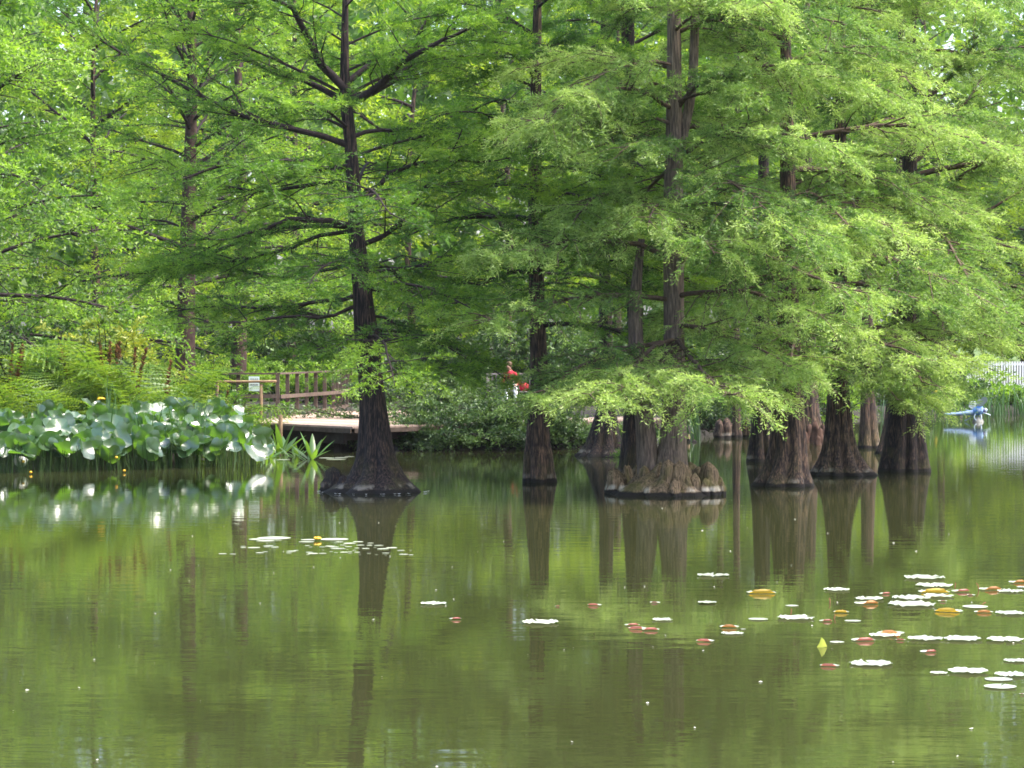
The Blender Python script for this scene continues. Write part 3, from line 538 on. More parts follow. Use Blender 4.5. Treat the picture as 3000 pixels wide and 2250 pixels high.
A, B = np.array([-3.84,62.1]), np.array([4.2,68.6]); dB = (B-A)/np.linalg.norm(B-A); nB = np.array([-dB[1], dB[0]])
for i in range(58):
    a = A + dB*(i*.178+.01); c = A + dB*(i*.178+.172)
    plank(a, c, a+nB*1.9, c+nB*1.9, DZ-.05, DZ-.006+rg.normal()*.002, bw, bw_loc)
def bar(name, a, b, w, h, mt, parent, o): return link(name, pymesh(name, np.array(barv(a,b,w,h))-o, BARF, mt), parent)
e0, e1 = np.r_[LEFT[0], DZ-.1], np.r_[RIGHT[0], DZ-.1]; nf = np.array([-.79,-.61,0])*.05
bar('fascia', e0+nf, e1+nf, .04, .11, RAILW, bw, bw_loc); bar('fascia', np.r_[A-nB*.03, DZ-.1], np.r_[B-nB*.03, DZ-.1], .04, .11, RAILW, bw, bw_loc)
bar('beam', e0+[.4,.35,-.2], e1+[-.2,.35,-.2], .10, .26, DARKW, bw, bw_loc); bar('beam', e0+[.6,2.2,-.2], e1+[.2,2.2,-.2], .10, .26, DARKW, bw, bw_loc)
bar('beam', np.r_[A+nB*.4, DZ-.25], np.r_[B+nB*.4, DZ-.25], .1, .2, DARKW, bw, bw_loc)
for x, y, z0 in [(-4.3,63.1,-.6),(-5.6,64.8,-.6),(-6.3,66.2,-.6),(-3.3,63.6,-.6),(-4.0,66.0,-.6),(-5.4,67.5,-.6),(-1.5,64.9,0),(1,66.6,0),(3.2,68.3,-.6)]:
    bar('pile', (x,y,z0), (x,y,DZ-.05), .16, .16, DARKW, bw, bw_loc)
for x in (862+10, 1000+8): bar('joist_end', px(x, 1258, 62.6+(1008-x)*.022)+[0,-.06,0], px(x, 1258, 62.6+(1008-x)*.022)+[0,1.6,0], .13, .11, DARKW, bw, bw_loc)
q0, q1, q2 = np.array([-6.39,69.8]), np.array([-5.23,75.0]), np.array([-4.95,80.0]); PP = []
for k in range(12):
    c = q0+(q1-q0)*k/6 if k <= 6 else q1+(q2-q1)*(k-6)/6; PP.append(np.r_[c, DZ]); bar('post', [c[0],c[1],DZ], [c[0],c[1],DZ+1.15], .10, .10, RAILW, bw, bw_loc)
for zz, w, h in ((1.175,.15,.045),(.55,.045,.10),(.06,.10,.10)):
    for a, c in zip(PP[:-1], PP[1:]):
        s = 0 if zz != .55 else .075
        bar('rail', [a[0]+s,a[1]-s*.4,DZ+zz], [c[0]+s,c[1]-s*.4,DZ+zz], w, h, RAILW, bw, bw_loc)
lp = PP[0]; l2 = px(655, 1221, 69.8)
for zz, h in ((1.175,.045),(.56,.10),(.25,.12)): bar('rail', [l2[0],lp[1]-.07,DZ+zz], [lp[0]-.02,lp[1]-.07,DZ+zz], .045 if zz<1 else .15, h, RAILW, bw, bw_loc)
bar('post', [l2[0]+.4,lp[1]+.02,DZ-.2], [l2[0]+.4,lp[1]+.02,DZ+1.14], .1, .1, RAILW, bw, bw_loc)
# log handrail in front of the deck
def cyl(name, a, b, r0, r1, mt, parent, o, n=12):
    a, b = np.array(a,float), np.array(b,float); P = np.stack([a + (b-a)*t for t in (0,.01,.33,.66,.99,1)])
    v, q = tubes(P[None], np.array([[.02*r0,r0,r0*.97+r1*.03,r1*1.02,r1,.02*r1]]), n); return link(name, npmesh(name, v-o, q, mt, True), parent)
hl = px(765, 1265, 66.0); hr_loc = np.array([hl[0], hl[1], 0.0]); hr = thing('log_handrail', 'round log handrail on a post left of the deck corner', 'railing', hr_loc)
za, zb = px(765,1121,66)[2], px(640,1118,66)[2]
cyl('post', [hl[0],66,-.4], [hl[0],66,za-.02], .045, .042, LOGW, hr, hr_loc)
cyl('rail', px(628,1119,66.05), px(811,1117,65.95), .035, .032, LOGW, hr, hr_loc)
lp2 = px(636,1119,66.1); cyl('post', [lp2[0],66.12,-.2], [lp2[0],66.12,lp2[2]-.01], .045, .04, LOGW, hr, hr_loc)
st = px(822, 1268, 63.4); st_loc = np.array([st[0],63.4,-.4]); o = cyl('stub_post', [st[0],63.4,-.4], [st[0],63.4,px(822,1215,63.4)[2]], .055, .05, LOGW, None, st_loc); o.location = st_loc
tag(o, 'short round stub post standing in front of the deck edge', 'post')
# notice
PAPER = simple('notice_board', (.62,.74,.72), .5, .05, 3, .3); INK = simple('ink', (.03,.03,.03), .7, .1, 9, .2)
n0, n1 = px(729,1146,66.13), px(760,1103,66.13); s_loc = np.array([(n0[0]+n1[0])/2, 66.13, n0[2]])
sg = thing('notice', 'pale blue-white notice hung on the log handrail', 'sign', s_loc)
brd = link('board', pymesh('board', np.array(boxv(n0[0],n1[0],66.115,66.13,n0[2],n1[2]))-s_loc, BOXF, PAPER), sg)
for yy, segs in ((1110.5,(733,737.5,739,744,746,750,752,756)), (1127,(733,740,741,747,748,756))):
    for a, c in zip(segs[::2], segs[1::2]):
        z = px(a,yy,66.1)[2]; link('lettering', pymesh('lettering', np.array(boxv(px(a,0,66.1)[0],px(c,0,66.1)[0],66.110,66.114,z-.008,z+.008))-s_loc, BOXF, INK), brd)

# ------------------------------------------------------------------ bench and seated person
BENCH = simple('weathered_bench', (.26,.23,.21), .8, .25, 8, .3)
bc = np.array([-.02, 76.2]); bg = float(ground_z(bc[0], bc[1])); b_loc = np.array([bc[0], bc[1], bg]); be = thing('garden_bench', 'weathered grey slatted bench on the bank behind the shrubs', 'bench', b_loc)
SZ = .50
for k in range(5): link('slat', pymesh('slat', boxv(-.75,.75,-.22+k*.095,-.135+k*.095,SZ-.03,SZ), BOXF, BENCH), be)
for k in range(13): link('back_slat', pymesh('back_slat', boxv(-.70+k*.1125,-.65+k*.1125,.27,.29,SZ+.05,SZ+.46), BOXF, BENCH), be)
link('top_rail', pymesh('top_rail', boxv(-.75,.75,.255,.305,SZ+.46,SZ+.54), BOXF, BENCH), be)
for sx in (-.72,.72):
    link('leg', pymesh('leg', boxv(sx-.03,sx+.03,-.25,-.19,0,SZ+.2), BOXF, BENCH), be); link('leg', pymesh('leg', boxv(sx-.03,sx+.03,.25,.31,0,SZ+.5), BOXF, BENCH), be)
    link('armrest', pymesh('armrest', boxv(sx-.04,sx+.04,-.28,.25,SZ+.2,SZ+.24), BOXF, BENCH), be)
# person: skinned skeleton turned into one body mesh, coloured by the bone it grew from
SKIN = simple('skin', (.42,.24,.17), .55, .1, 9, .4); REDC = simple('red_cloth', (.32,.02,.035), .85, .2, 9, .2); WHITEC = simple('white_cloth', (.75,.75,.78), .85, .08, 9, .2); HAIR = simple('brown_hair', (.10,.05,.025), .6, .3, 30, .4); SHOE = simple('dark_shoe', (.03,.03,.03), .5, .1, 9, .4)
J = {'pel':(0,.05,SZ+.10,.15,.12), 'waist':(-.01,.07,SZ+.27,.13,.11), 'chest':(-.03,.09,SZ+.43,.155,.12), 'neckb':(-.05,.08,SZ+.56,.085,.07), 'neck':(-.06,.06,SZ+.62,.05,.05), 'head':(-.08,.03,SZ+.71,.075,.085), 'crown':(-.085,.025,SZ+.80,.06,.07),
 'shl':(-.21,.07,SZ+.51,.065,.065), 'ell':(-.27,-.02,SZ+.25,.047,.047), 'wrl':(-.10,-.22,SZ+.20,.034,.03), 'hal':(-.03,-.28,SZ+.19,.03,.022),
 'shr':(.13,.09,SZ+.51,.065,.065), 'elr':(.24,-.02,SZ+.27,.047,.047), 'wrr':(.16,-.24,SZ+.20,.034,.03), 'har':(.12,-.31,SZ+.19,.03,.022),
 'hil':(-.09,.0,SZ+.09,.095,.09), 'knl':(-.16,-.40,SZ+.08,.068,.065), 'anl':(-.15,-.44,.10,.042,.042), 'tol':(-.16,-.60,.05,.04,.035),
 'hir':(.09,.0,SZ+.09,.095,.09), 'knr':(.12,-.40,SZ+.08,.068,.065), 'anr':(.13,-.46,.10,.042,.042), 'tor':(.13,-.62,.05,.04,.035)}
EB = [('pel','waist','w'),('waist','chest','r'),('chest','neckb','r'),('neckb','neck','s'),('neck','head','s'),('head','crown','s'),('neckb','shl','r'),('shl','ell','r'),('ell','wrl','r'),('wrl','hal','s'),('neckb','shr','r'),('shr','elr','r'),('elr','wrr','r'),('wrr','har','s'),
 ('pel','hil','w'),('hil','knl','w'),('knl','anl','w'),('anl','tol','k'),('pel','hir','w'),('hir','knr','w'),('knr','anr','w'),('anr','tor','k')]
# fingers: five short chains rooted in each palm
for s, hx in (('l',1),('r',-1)):
    ha = np.array(J['ha'+s][:3]); wr = np.array(J['wr'+s][:3]); d = nrm(ha-wr); lt = nrm(np.cross(d,[0,0,1.0]))
    for k in range(5):
        o1 = (k-2)*.017; ln = (.055,.075,.08,.072,.045)[k] if k else .05
        b_ = ha + lt*o1 + d*.02 if k else ha + lt*-.035 - d*.015
        t_ = b_ + d*ln*.6 + [0,0,-.004]; e_ = b_ + d*ln + [0,0,-.02]
        J[f'f{s}{k}a'] = (*b_, .010,.010); J[f'f{s}{k}b'] = (*t_, .009,.009); J[f'f{s}{k}c'] = (*e_, .008,.008)
        EB += [('ha'+s, f'f{s}{k}a','s'), (f'f{s}{k}a', f'f{s}{k}b','s'), (f'f{s}{k}b', f'f{s}{k}c','s')]
keys = list(J); kid = {k:i for i,k in enumerate(keys)}
sk = bpy.data.meshes.new('skeleton'); sk.from_pydata([J[k][:3] for k in keys], [(kid[a],kid[b_]) for a,b_,_ in EB], [])
tmp = bpy.data.objects.new('skeleton_tmp', sk); sc.collection.objects.link(tmp)
md = tmp.modifiers.new('skin','SKIN'); md.use_smooth_shade = True
for i, k in enumerate(keys): sk.skin_vertices[0].data[i].radius = J[k][3:5]; sk.skin_vertices[0].data[i].use_root = (k == 'pel')
s2 = tmp.modifiers.new('sub','SUBSURF'); s2.levels = 2; s2.render_levels = 2
dg = bpy.context.evaluated_depsgraph_get(); bm_ = bpy.data.meshes.new_from_object(tmp.evaluated_get(dg)); bpy.data.objects.remove(tmp)
for mm_ in (REDC, WHITEC, SKIN, SHOE): bm_.materials.append(mm_)
ctr = np.empty(len(bm_.polygons)*3, np.float32); bm_.polygons.foreach_get('center', ctr); ctr = ctr.reshape(-1,3)
best = np.full(len(ctr), 9e9); mi = np.zeros(len(ctr), np.int32)
for a, b_, c in EB:
    pa, pb = np.array(J[a][:3]), np.array(J[b_][:3]); t = np.clip(((ctr-pa)@(pb-pa))/max(1e-9,((pb-pa)**2).sum()),0,1); dd = np.linalg.norm(ctr-(pa+t[:,None]*(pb-pa)),axis=1)/(J[a][3]*(1-t)+J[b_][3]*t)
    u = dd < best; best[u] = dd[u]; mi[u] = 'rwsk'.index(c)
bm_.polygons.foreach_set('material_index', mi); bm_.name = 'body'
pr = thing('person', 'person in red top and white trousers seated on the bench', 'person', b_loc)
link('body', bm_, pr)
def blob(name, c, r, mt, parent, seed=0, n=14, K=9, wob=.05):
    rg = np.random.default_rng(seed); V = []
    for i in range(K):
        f = pi*i/(K-1); V.append([[c[0]+r[0]*sin(f)*cos(t)*(1+rg.normal()*wob), c[1]+r[1]*sin(f)*sin(t)*(1+rg.normal()*wob), c[2]+r[2]*cos(f)] for t in np.arange(n)*2*pi/n])
    V = np.array(V).reshape(-1,3); idx = np.arange(K*n).reshape(K,n); nx_ = np.roll(idx,-1,1)
    return link(name, npmesh(name, V, np.stack([idx[:-1], idx[1:], nx_[1:], nx_[:-1]], -1).reshape(-1,4), mt, True), parent)
blob('hair', (-.065,.065,SZ+.79), (.10,.10,.11), HAIR, pr, 3)
for sx in (-.025,.03): blob('eye', (-.10+sx,-.062,SZ+.765), (.010,.008,.008), SHOE, pr, 4, 8, 5, 0)
blob('nose', (-.098,-.075,SZ+.735), (.012,.018,.02), SKIN, pr, 5, 8, 5, 0); blob('mouth', (-.098,-.062,SZ+.695), (.024,.008,.006), REDC, pr, 6, 8, 5, 0)
for sx in (-.085,.075): blob('ear', (-.08+sx,.03,SZ+.74), (.012,.022,.032), SKIN, pr, 7, 8, 5, 0)
bag = blob('shoulder_bag', (.36,-.02,.13), (.15,.11,.13), REDC, None, 8, 14, 9, .04); bag.location = (b_loc[0]+.02, b_loc[1], b_loc[2]+SZ)
tag(bag, 'red bag lying on the bench at the person\'s side', 'bag')

# ------------------------------------------------------------------ water plants
def waxy(name, col, back, rough=.3, spec=.6, trans=.3, coat=0.0):
    m, nt, b = mat(name); out = nt.nodes['Material Output']
    oi = nt.nodes.new('ShaderNodeObjectInfo'); hv = nt.nodes.new('ShaderNodeHueSaturation'); hv.inputs['Color'].default_value = (*col,1)
    mr = node(nt,'ShaderNodeMapRange'); mr.inputs['To Min'].default_value = .7; mr.inputs['To Max'].default_value = 1.3; nt.links.new(oi.outputs['Random'], mr.inputs[0]); nt.links.new(mr.outputs[0], hv.inputs['Value'])
    nt.links.new(hv.outputs[0], b.inputs['Base Color']); b.inputs['Roughness'].default_value = rough; b.inputs['Specular IOR Level'].default_value = spec
    if coat: b.inputs['Coat Weight'].default_value = coat; b.inputs['Coat Roughness'].default_value = rough
    b.inputs['IOR'].default_value = 1.6; bump(nt, b, noise(nt, 9, 3), .35, .01)
    tr = nt.nodes.new('ShaderNodeBsdfTranslucent'); tr.inputs[0].default_value = (*back,1)
    mx = node(nt,'ShaderNodeMixShader'); mx.inputs[0].default_value = trans; nt.links.new(b.outputs[0], mx.inputs[1]); nt.links.new(tr.outputs[0], mx.inputs[2]); nt.links.new(mx.outputs[0], out.inputs[0])
    return m
DOCK = waxy('spatterdock_leaf', (.045,.10,.038), (.15,.33,.02), .33, 1.0, .35, 1.0)
STALK = simple('green_stalk', (.045,.085,.02), .6, .3, 6, .3)
LANCE = waxy('lance_leaf', (.075,.16,.035), (.22,.40,.03), .35, .5, .4)
IRIS = waxy('iris_leaf', (.055,.12,.045), (.13,.28,.04), .4, .5, .3)
YPET = simple('yellow_petal', (.62,.36,.015), .5, .15, 9, .4)
def dock_mesh(seed):
    rg = np.random.default_rng(seed); n = 30; K = 5; V = [(0,0,0)]; F_ = []
    ph = rg.uniform(0,6.28,3); cup = rg.uniform(.10,.30)
    for k in range(1, K+1):
        f = k/K
        for j in range(n):
            t = 2*pi*j/n                                   # t = 0 is the tip (+y), pi the notch
            r = .30*(1.08 + .14*cos(t) + .30*max(0, cos(t))**10 - .42*max(0, cos(t-pi))**9 + .16*max(0, cos(t-pi+.6))**4 + .16*max(0, cos(t-pi-.6))**4)
            rr = r*f; z = cup*rr*rr/.3*1.6 + .016*sin(t*13+ph[0])*f*f + .045*sin(t*3+ph[1])*f**2 + .02*sin(t*5+ph[2])*f**3
            V.append((rr*sin(t)*.92, rr*cos(t)+.03, z))
    for j in range(n): F_.append((0, 1+(j+1)%n, 1+j))
    for k in range(K-1):
        for j in range(n): a = 1+k*n+j; b2 = 1+k*n+(j+1)%n; F_.append((a, b2, b2+n, a+n))
    return pymesh('leaf', V, [tuple(reversed(f)) for f in F_], DOCK, True)
DM = [dock_mesh(200+i) for i in range(6)]
def stalk_mesh(r0, r1, mt, n=6):
    P = np.array([[0,0,t] for t in (0,.33,.66,1)]); P[1:3,0] += [.03,.03]; v, q = tubes(P[None], np.array([[r0,r0*.9,r1*1.1,r1]]), n); return npmesh('stalk', v, q, mt, True)
SM = stalk_mesh(.013,.008,STALK)
def put_stalk(root, base, top, thick=1.0, mesh=SM, name='stalk'):
    d = Vector(top)-Vector(base); o = link(name, mesh, root); L = d.length
    o.rotation_euler = d.to_track_quat('Z','Y').to_euler(); o.location = Vector(base); o.scale = (thick,thick,L); return o
def tiltrot(a, b_, yaw): return (Matrix.Rotation(a,3,'X') @ Matrix.Rotation(b_,3,'Y') @ Matrix.Rotation(yaw,3,'Z')).to_euler()
rg = np.random.default_rng(91)
plants = [(30,'big-leaved spatterdock clump at the left edge'),(125,'spatterdock clump second from the left edge'),(225,'spatterdock clump under the lone yellow iris flower'),(325,'spatterdock clump in the middle of the leafy bed'),(425,'spatterdock clump in front of the iris blades'),(525,'spatterdock clump right of the iris blades'),(625,'spatterdock clump below the notice, near the right end of the bed'),(722,'sparse spatterdock clump ending the bed beside the stub post')]
for i, (x, lb) in enumerate(plants):
    Yc = 54.8 + i*.35; X0 = (x-CX)/F*Yc; loc = np.array([X0, Yc, 0.0]); root = thing('spatterdock', lb, 'water plant', loc, 'spatterdock bed')
    nl = 46 if i < 7 else 26
    for k in range(nl):
        dep = rg.uniform(-1.9, 1.8); lx = rg.uniform(-.48,.48); hgt = np.interp(dep, [-1.9,-1.2,0,1.8], [.50,.64,.92,1.14])*rg.uniform(.72,1.14)
        if i == 7: hgt *= np.interp(lx, [-.45,.45], [.95,.6])
        top = np.array([lx, dep, hgt]); back = rg.uniform() < .30
        a = R(rg.uniform(-75,-35)) if back else R(rg.normal(48,17)); sc_ = rg.uniform(.45,.85)
        o = link('leaf', DM[rg.integers(6)], root, tuple(top), tiltrot(a, R(rg.normal(0 if back else 20,20)), rg.normal(pi,1.1) if not back else rg.normal(0,.8)), sc_)
        put_stalk(root, (lx*1.02+rg.normal()*.08, dep*.95+rg.normal()*.08, -.5), tuple(top))
    for k in range(46 if i < 7 else 14):                   # bare stalks seen under the leaves
        lx, dep = rg.uniform(-.5,.5), rg.uniform(-1.9,-.6); put_stalk(root, (lx, dep, -.4), (lx+rg.normal()*.1, dep+rg.normal()*.1, rg.uniform(.35,.6)), .8)
for j, (x, y, Y) in enumerate([(69,1352,53.2),(341,1340,53.4),(364,1381,53.2),(90,1394,52.6)]):
    p = px(x, y, Y); p[2] = max(p[2], .04); loc = np.array([p[0],p[1],0.0])
    fl = thing('pond_lily_flower', ['yellow globe flower under the leaves at the far left','yellow globe flower on a stalk at mid height under the leaves','large yellow globe flower lying low at the water','yellow flower on the water near the left edge','yellow flower lying flat at the waterline between the others','small yellow globe flower below the iris blades'][j], 'flower', loc, 'yellow flowers in the spatterdock bed')
    blob('petals', (0,0,p[2]), (.033,.033,.028), YPET, fl, 300+j, 10, 7, .10); put_stalk(fl, (.05,.05,-.4), (0,0,p[2]-.02), .8)
# iris
def blade_mesh(seed, bend):
    rg = np.random.default_rng(seed); K = 9; V = []; 
    for k in range(K):
        u = k/(K-1); w = .014*(1-u**2.2)+.001; y = bend*u**2.6; z = u - .35*bend*u**5*1.6
        V += [(-w, y, z), (0, y+.003, z), (w, y, z)]
    F_ = [(k*3+j, k*3+j+1, k*3+j+4, k*3+j+3) for k in range(K-1) for j in (0,1)]
    return pymesh('blade', V, F_, IRIS, True)
BL = [blade_mesh(i, b_) for i, b_ in enumerate((.06,.15,.3,.65,.1))]
def iris(label, x, Y, n, hmin, hmax, spread, seed, name='iris_clump', group='iris clumps', z0=None, straight=False):
    rg = np.random.default_rng(seed); X = (x-CX)/F*Y; g = z0 if z0 is not None else float(ground_z(X,Y)); g = max(g,-.3); root = thing(name, label, 'iris', (X,Y,g), group)
    for k in range(n):
        h = rg.uniform(hmin,hmax); o = link('blade', BL[[0,1,4][rg.integers(3)] if straight else rg.integers(5)], root, (rg.normal()*spread, rg.normal()*.15, -.05), (rg.normal()*.10, rg.normal()*.14, rg.uniform(0,6.28)), (1.6,h,h))
    return root
ir1 = iris('tall straight iris blades standing alone among the ferns', 316, 55.9, 8, 2.0, 2.5, .07, 401, straight=True)
iris('iris clump above the middle of the spatterdock', 460, 56.0, 16, 1.6, 2.2, .24, 402); iris('iris clump with arching blades right of the middle', 535, 56.3, 17, 1.6, 2.2, .24, 403)
iris('iris clump below the log handrail', 605, 57.0, 15, 1.4, 2.0, .24, 404); iris('short iris tuft in front of the deck corner', 690, 60.5, 9, .7, 1.1, .16, 405)
p = px(296,1168,57.0); loc = np.array([p[0],57.0,float(ground_z(p[0],57.0))]); fl = thing('iris_flower', 'single yellow iris flower above the spatterdock leaves', 'flower', loc); pz = p[2]-loc[2]
for k in range(5): a = k*1.256; blob('petal', (.045*cos(a), .045*sin(a), pz+.01*sin(3*a)), (.042,.042,.026), YPET, fl, 310+k, 8, 6, .15)
put_stalk(fl, (0,0,-.05), (0,0,pz), .6)
# lance-leaved clumps by the deck
def lance_mesh(seed):
    rg = np.random.default_rng(seed); K = 9; V = []
    for k in range(K):
        u = k/(K-1); w = .085*sin(pi*min(1,max(0,(u-.12)/.88))**.8)**.9+.006; y = .22*u**2; z = u
        V += [(-w, y+.03*(w/.09), z), (0, y, z), (w, y+.03*(w/.09), z)]
    return pymesh('leaf', V, [(k*3+j, k*3+j+1, k*3+j+4, k*3+j+3) for k in range(K-1) for j in (0,1)], LANCE, True)
LM = [lance_mesh(i) for i in range(3)]
def lance(label, x, y, n, hmin, hmax, tilt, seed):
    rg = np.random.default_rng(seed); p = pw(x,y); root = thing('lance_leaved_plant', label, 'water plant', p, 'lance-leaved plants by the deck')
    for k in range(n):
        h = rg.uniform(hmin,hmax); yaw = k*2.4+rg.normal()*.3; t = rg.uniform(.05,tilt)
        o = link('leaf', LM[rg.integers(3)], root, (rg.normal()*.05, rg.normal()*.05, -.06)); o.rotation_euler = (Matrix.Rotation(yaw,3,'Z') @ Matrix.Rotation(-t,3,'X')).to_euler(); o.scale = (h*1.0,h,h)
lance('bright lance-leaved plant standing alone in open water before the deck', 910, 1346, 12, .5, .78, .95, 501)
lance('tall lance-leaved plant under the stub post', 822, 1334, 12, .55, .92, .8, 502); lance('low sprawling lance-leaved plant between the two taller ones', 866, 1336, 12, .3, .5, 1.2, 503)
lance('drooping lance-leaved plant at the end of the spatterdock', 785, 1340, 12, .35, .6, 1.3, 504)

# ferns
def frond_mesh(seed):
    rg = np.random.default_rng(seed); K = 16; V, Q, T = [], [], []
    u = np.linspace(0,1,K+4); rach = np.stack([.05*rg.normal()*u**2, .45*u**2.0, u*(1-.20*u**3)],1); tan = nrm(np.gradient(rach, axis=0))
    for k in range(3, K+4):
        pl = .25*sin(pi*min(1,.10+.86*(u[k]-.12)))**.7*rg.uniform(.85,1.1)
        for s in (-1,1):
            d = nrm(tan[k]*.40 + np.array([s*1.0,0,0]) + rg.normal(size=3)*.07); e = nrm(tan[k] - d*(tan[k]@d)); m_ = 7
            for q in range(m_):                                       # one pinna: a row of toothed segments along its midrib
                v0, v1 = q/m_, (q+1.0)/m_; w = .018*(1-.65*v0)*rg.uniform(.85,1.15); c0 = rach[k]+d*pl*v0-np.array([0,0,.16*pl*v0**2]); c1 = rach[k]+d*pl*v1-np.array([0,0,.16*pl*v1**2]); b0 = len(V)
                V += [c0, (c0+c1)/2+e*w+d*.006, c1, (c0+c1)/2-e*w+d*.006]; Q.append((b0,b0+1,b0+2,b0+3)); T += [.45+.35*v0+rg.normal()*.1]*4
    tv, tq = tubes(rach[None], (.008*(1-.8*u))[None], 4); n0 = len(V)
    return npmesh('frond', np.concatenate([np.array(V), tv]), np.concatenate([np.array(Q), tq+n0]), FERN, tint=np.clip(np.r_[T, np.full(len(tv),.3)],0,1))
FM = [frond_mesh(i) for i in range(5)]
RUST = simple('rusty_spore_frond', (.13,.062,.026), .9, .4, 20, .1)
def rust_mesh(seed):
    rg = np.random.default_rng(seed); n = 260; u = rg.uniform(.45,1,n); b_ = np.stack([np.zeros(n), .1*u, u],1); d = nrm(rg.normal(size=(n,3))*[1,1,.4]+[0,0,.9])
    V, Q = leaf_quads(b_, d, rg.uniform(.04,.10,n)*(1.3-u*.8), rg.uniform(.010,.018,n), rg); uu = np.linspace(0,1,5)
    tv, tq = tubes(np.stack([0*uu,.1*uu,uu],1)[None], (.008*(1-.6*uu))[None], 4); return npmesh('spore_frond', np.concatenate([V,tv]), np.concatenate([Q,tq+len(V)]), RUST)
RM = [rust_mesh(i) for i in range(2)]
ferns = [(20,57.2,1.25,0,'bright fern at the left edge just above the spatterdock'),(105,57.3,1.3,0,'second bright fern from the left above the spatterdock'),(190,57.6,1.3,0,'broad yellow-green fern left of the tall straight iris'),(265,58.0,1.2,0,'fern close behind the lone yellow iris flower'),
 (20,58.9,1.75,3,'tall fern with rusty plumes at the left edge'),(110,59.3,1.6,1,'tall fern with one rusty plume, second from the left'),(225,59.4,1.75,2,'tall fern with dim rusty plumes under the dark shrub'),(305,59.4,1.8,4,'tall fern with four rusty plumes in the middle of the fern bank'),(370,59.2,1.75,3,'bright tall fern with rusty plumes right of the middle'),
 (420,58.6,1.5,0,'fern leaning over the iris blades'),(470,59.2,1.6,1,'fern with one small rusty plume behind the iris'),(520,59.8,1.5,0,'fern behind the arching iris blades'),(575,60.2,1.35,0,'yellow-green fern left of the notice'),(640,62.5,1.3,1,'fern with a rusty plume by the end of the log handrail'),(700,64.5,1.1,0,'small fern beneath the notice'),(350,58.0,1.25,0,'low fern between the iris stands'),(150,60.2,1.8,0,'shaded fern deep behind the bright front ferns')]
for i, (x, Y, h, rust, lb) in enumerate(ferns):
    rg = np.random.default_rng(600+i); X = (x-CX)/F*Y; g = float(ground_z(X,Y)); root = thing('royal_fern', lb, 'fern', (X,Y,g), 'royal ferns on the left bank')
    for k in range(10):
        yaw = k*2.4+rg.normal()*.25; o = link('frond', FM[rg.integers(5)], root, (rg.normal()*.07,rg.normal()*.07,-.03)); o.rotation_euler = (Matrix.Rotation(yaw,3,'Z') @ Matrix.Rotation(-rg.uniform(-.15,.5),3,'X') @ Matrix.Rotation(rg.normal()*.7,3,'Z') @ Matrix.Rotation(rg.normal()*.22,3,'Y')).to_euler(); s_ = h*1.5*rg.uniform(.8,1.15); o.scale = (s_*1.15,s_*1.1,s_)
    for k in range(rust):
        o = link('spore_frond', RM[k%2], root, (rg.normal()*.12,rg.normal()*.08-.1,0)); o.rotation_euler = (rg.normal()*.1, rg.normal()*.14, rg.uniform(0,6)); o.scale = (h*1.0,h*1.0,h*1.32)
# reeds on the far right bank
for i, (x, Y) in enumerate([(2640,91.8),(2700,92.2),(2745,92),(2790,92.3),(2835,92.6),(2890,92.4),(2935,92.8),(2985,92.6),(3030,93)]):
    iris(['reed clump left of the far yellow flower','reed clump under the far yellow flower','reed clump left of the dragonfly tail','reed clump behind the dragonfly tail','reed clump behind the dragonfly wings','reed clump just right of the dragonfly','reed clump below the white fence end','reed clump under the middle of the white fence','reed clump under the right part of the white fence'][i], x, Y, 26, .7, 1.35, .45, 420+i, 'reed_clump', 'reeds on the far bank', .0)
iris('dark waterside blades between the knee-ringed trunk and the thin far cypress', 2025, 70.5, 16, .6, 1.25, .18, 440, z0=-.05)
p = px(2741,1147,92.0); fl = thing('far_iris_flower', 'tiny yellow flower among the far reeds', 'flower', (p[0],92,0)); blob('petals', (0,0,p[2]), (.07,.05,.04), YPET, fl, 9, 9, 6, .15); put_stalk(fl, (0,0,-.1), (0,0,p[2]), .7)

# ------------------------------------------------------------------ white fence and dragonfly at the far right
WPAINT = simple('white_paint', (.78,.76,.78), .5, .05, 4, .4)
Yf = 97.5; x0, x1 = px(2835,0,Yf)[0], px(3110,0,Yf)[0]; fz = float(ground_z((x0+x1)/2, Yf)); fe_loc = np.array([x0, Yf, fz]); fe = thing('white_fence', 'white picket fence on the far bank at the right edge', 'fence', fe_loc); hF = 1.9-fz
pk = pymesh('picket', boxv(-.03,.03,-.012,.012,0,hF), BOXF, WPAINT); nP = int((x1-x0)/.1)
for k in range(nP): link('picket', pk, fe, (k*.1, 0, 0))
for zz in (.35*hF, .9*hF): link('rail', pymesh('rail', boxv(-.05,x1-x0+.05,.013,.06,zz,zz+.08), BOXF, WPAINT), fe)
BLUE = simple('blue_sculpture_paint', (.06,.18,.42), .4, .15, 6, .5); BLUEG = simple('blue_grey_sculpture', (.16,.24,.38), .45, .15, 6, .5); PURP = simple('purple_eye', (.13,.08,.17), .3, .15, 6, .5); BANDW = simple('pale_stripe', (.55,.66,.75), .5, .05, 6, .4)
m, nt, b = mat('gauze_wing'); b.inputs['Base Color'].default_value = (.36,.40,.42,1); b.inputs['Roughness'].default_value = .6
tr = nt.nodes.new('ShaderNodeBsdfTransparent'); mx = node(nt,'ShaderNodeMixShader'); nt.links.new(ramp(nt, noise(nt, 60, 2), [(.4,(.0,)*3),(.6,(.2,)*3)]), mx.inputs[0]); nt.links.new(b.outputs[0], mx.inputs[1]); nt.links.new(tr.outputs[0], mx.inputs[2]); nt.links.new(mx.outputs[0], nt.nodes['Material Output'].inputs[0]); WING = m
d_loc = pw(2866, 1236); Yd = d_loc[1]; df = thing('dragonfly_sculpture', 'large blue dragonfly sculpture with raised gauzy wings standing in the water', 'sculpture', d_loc)
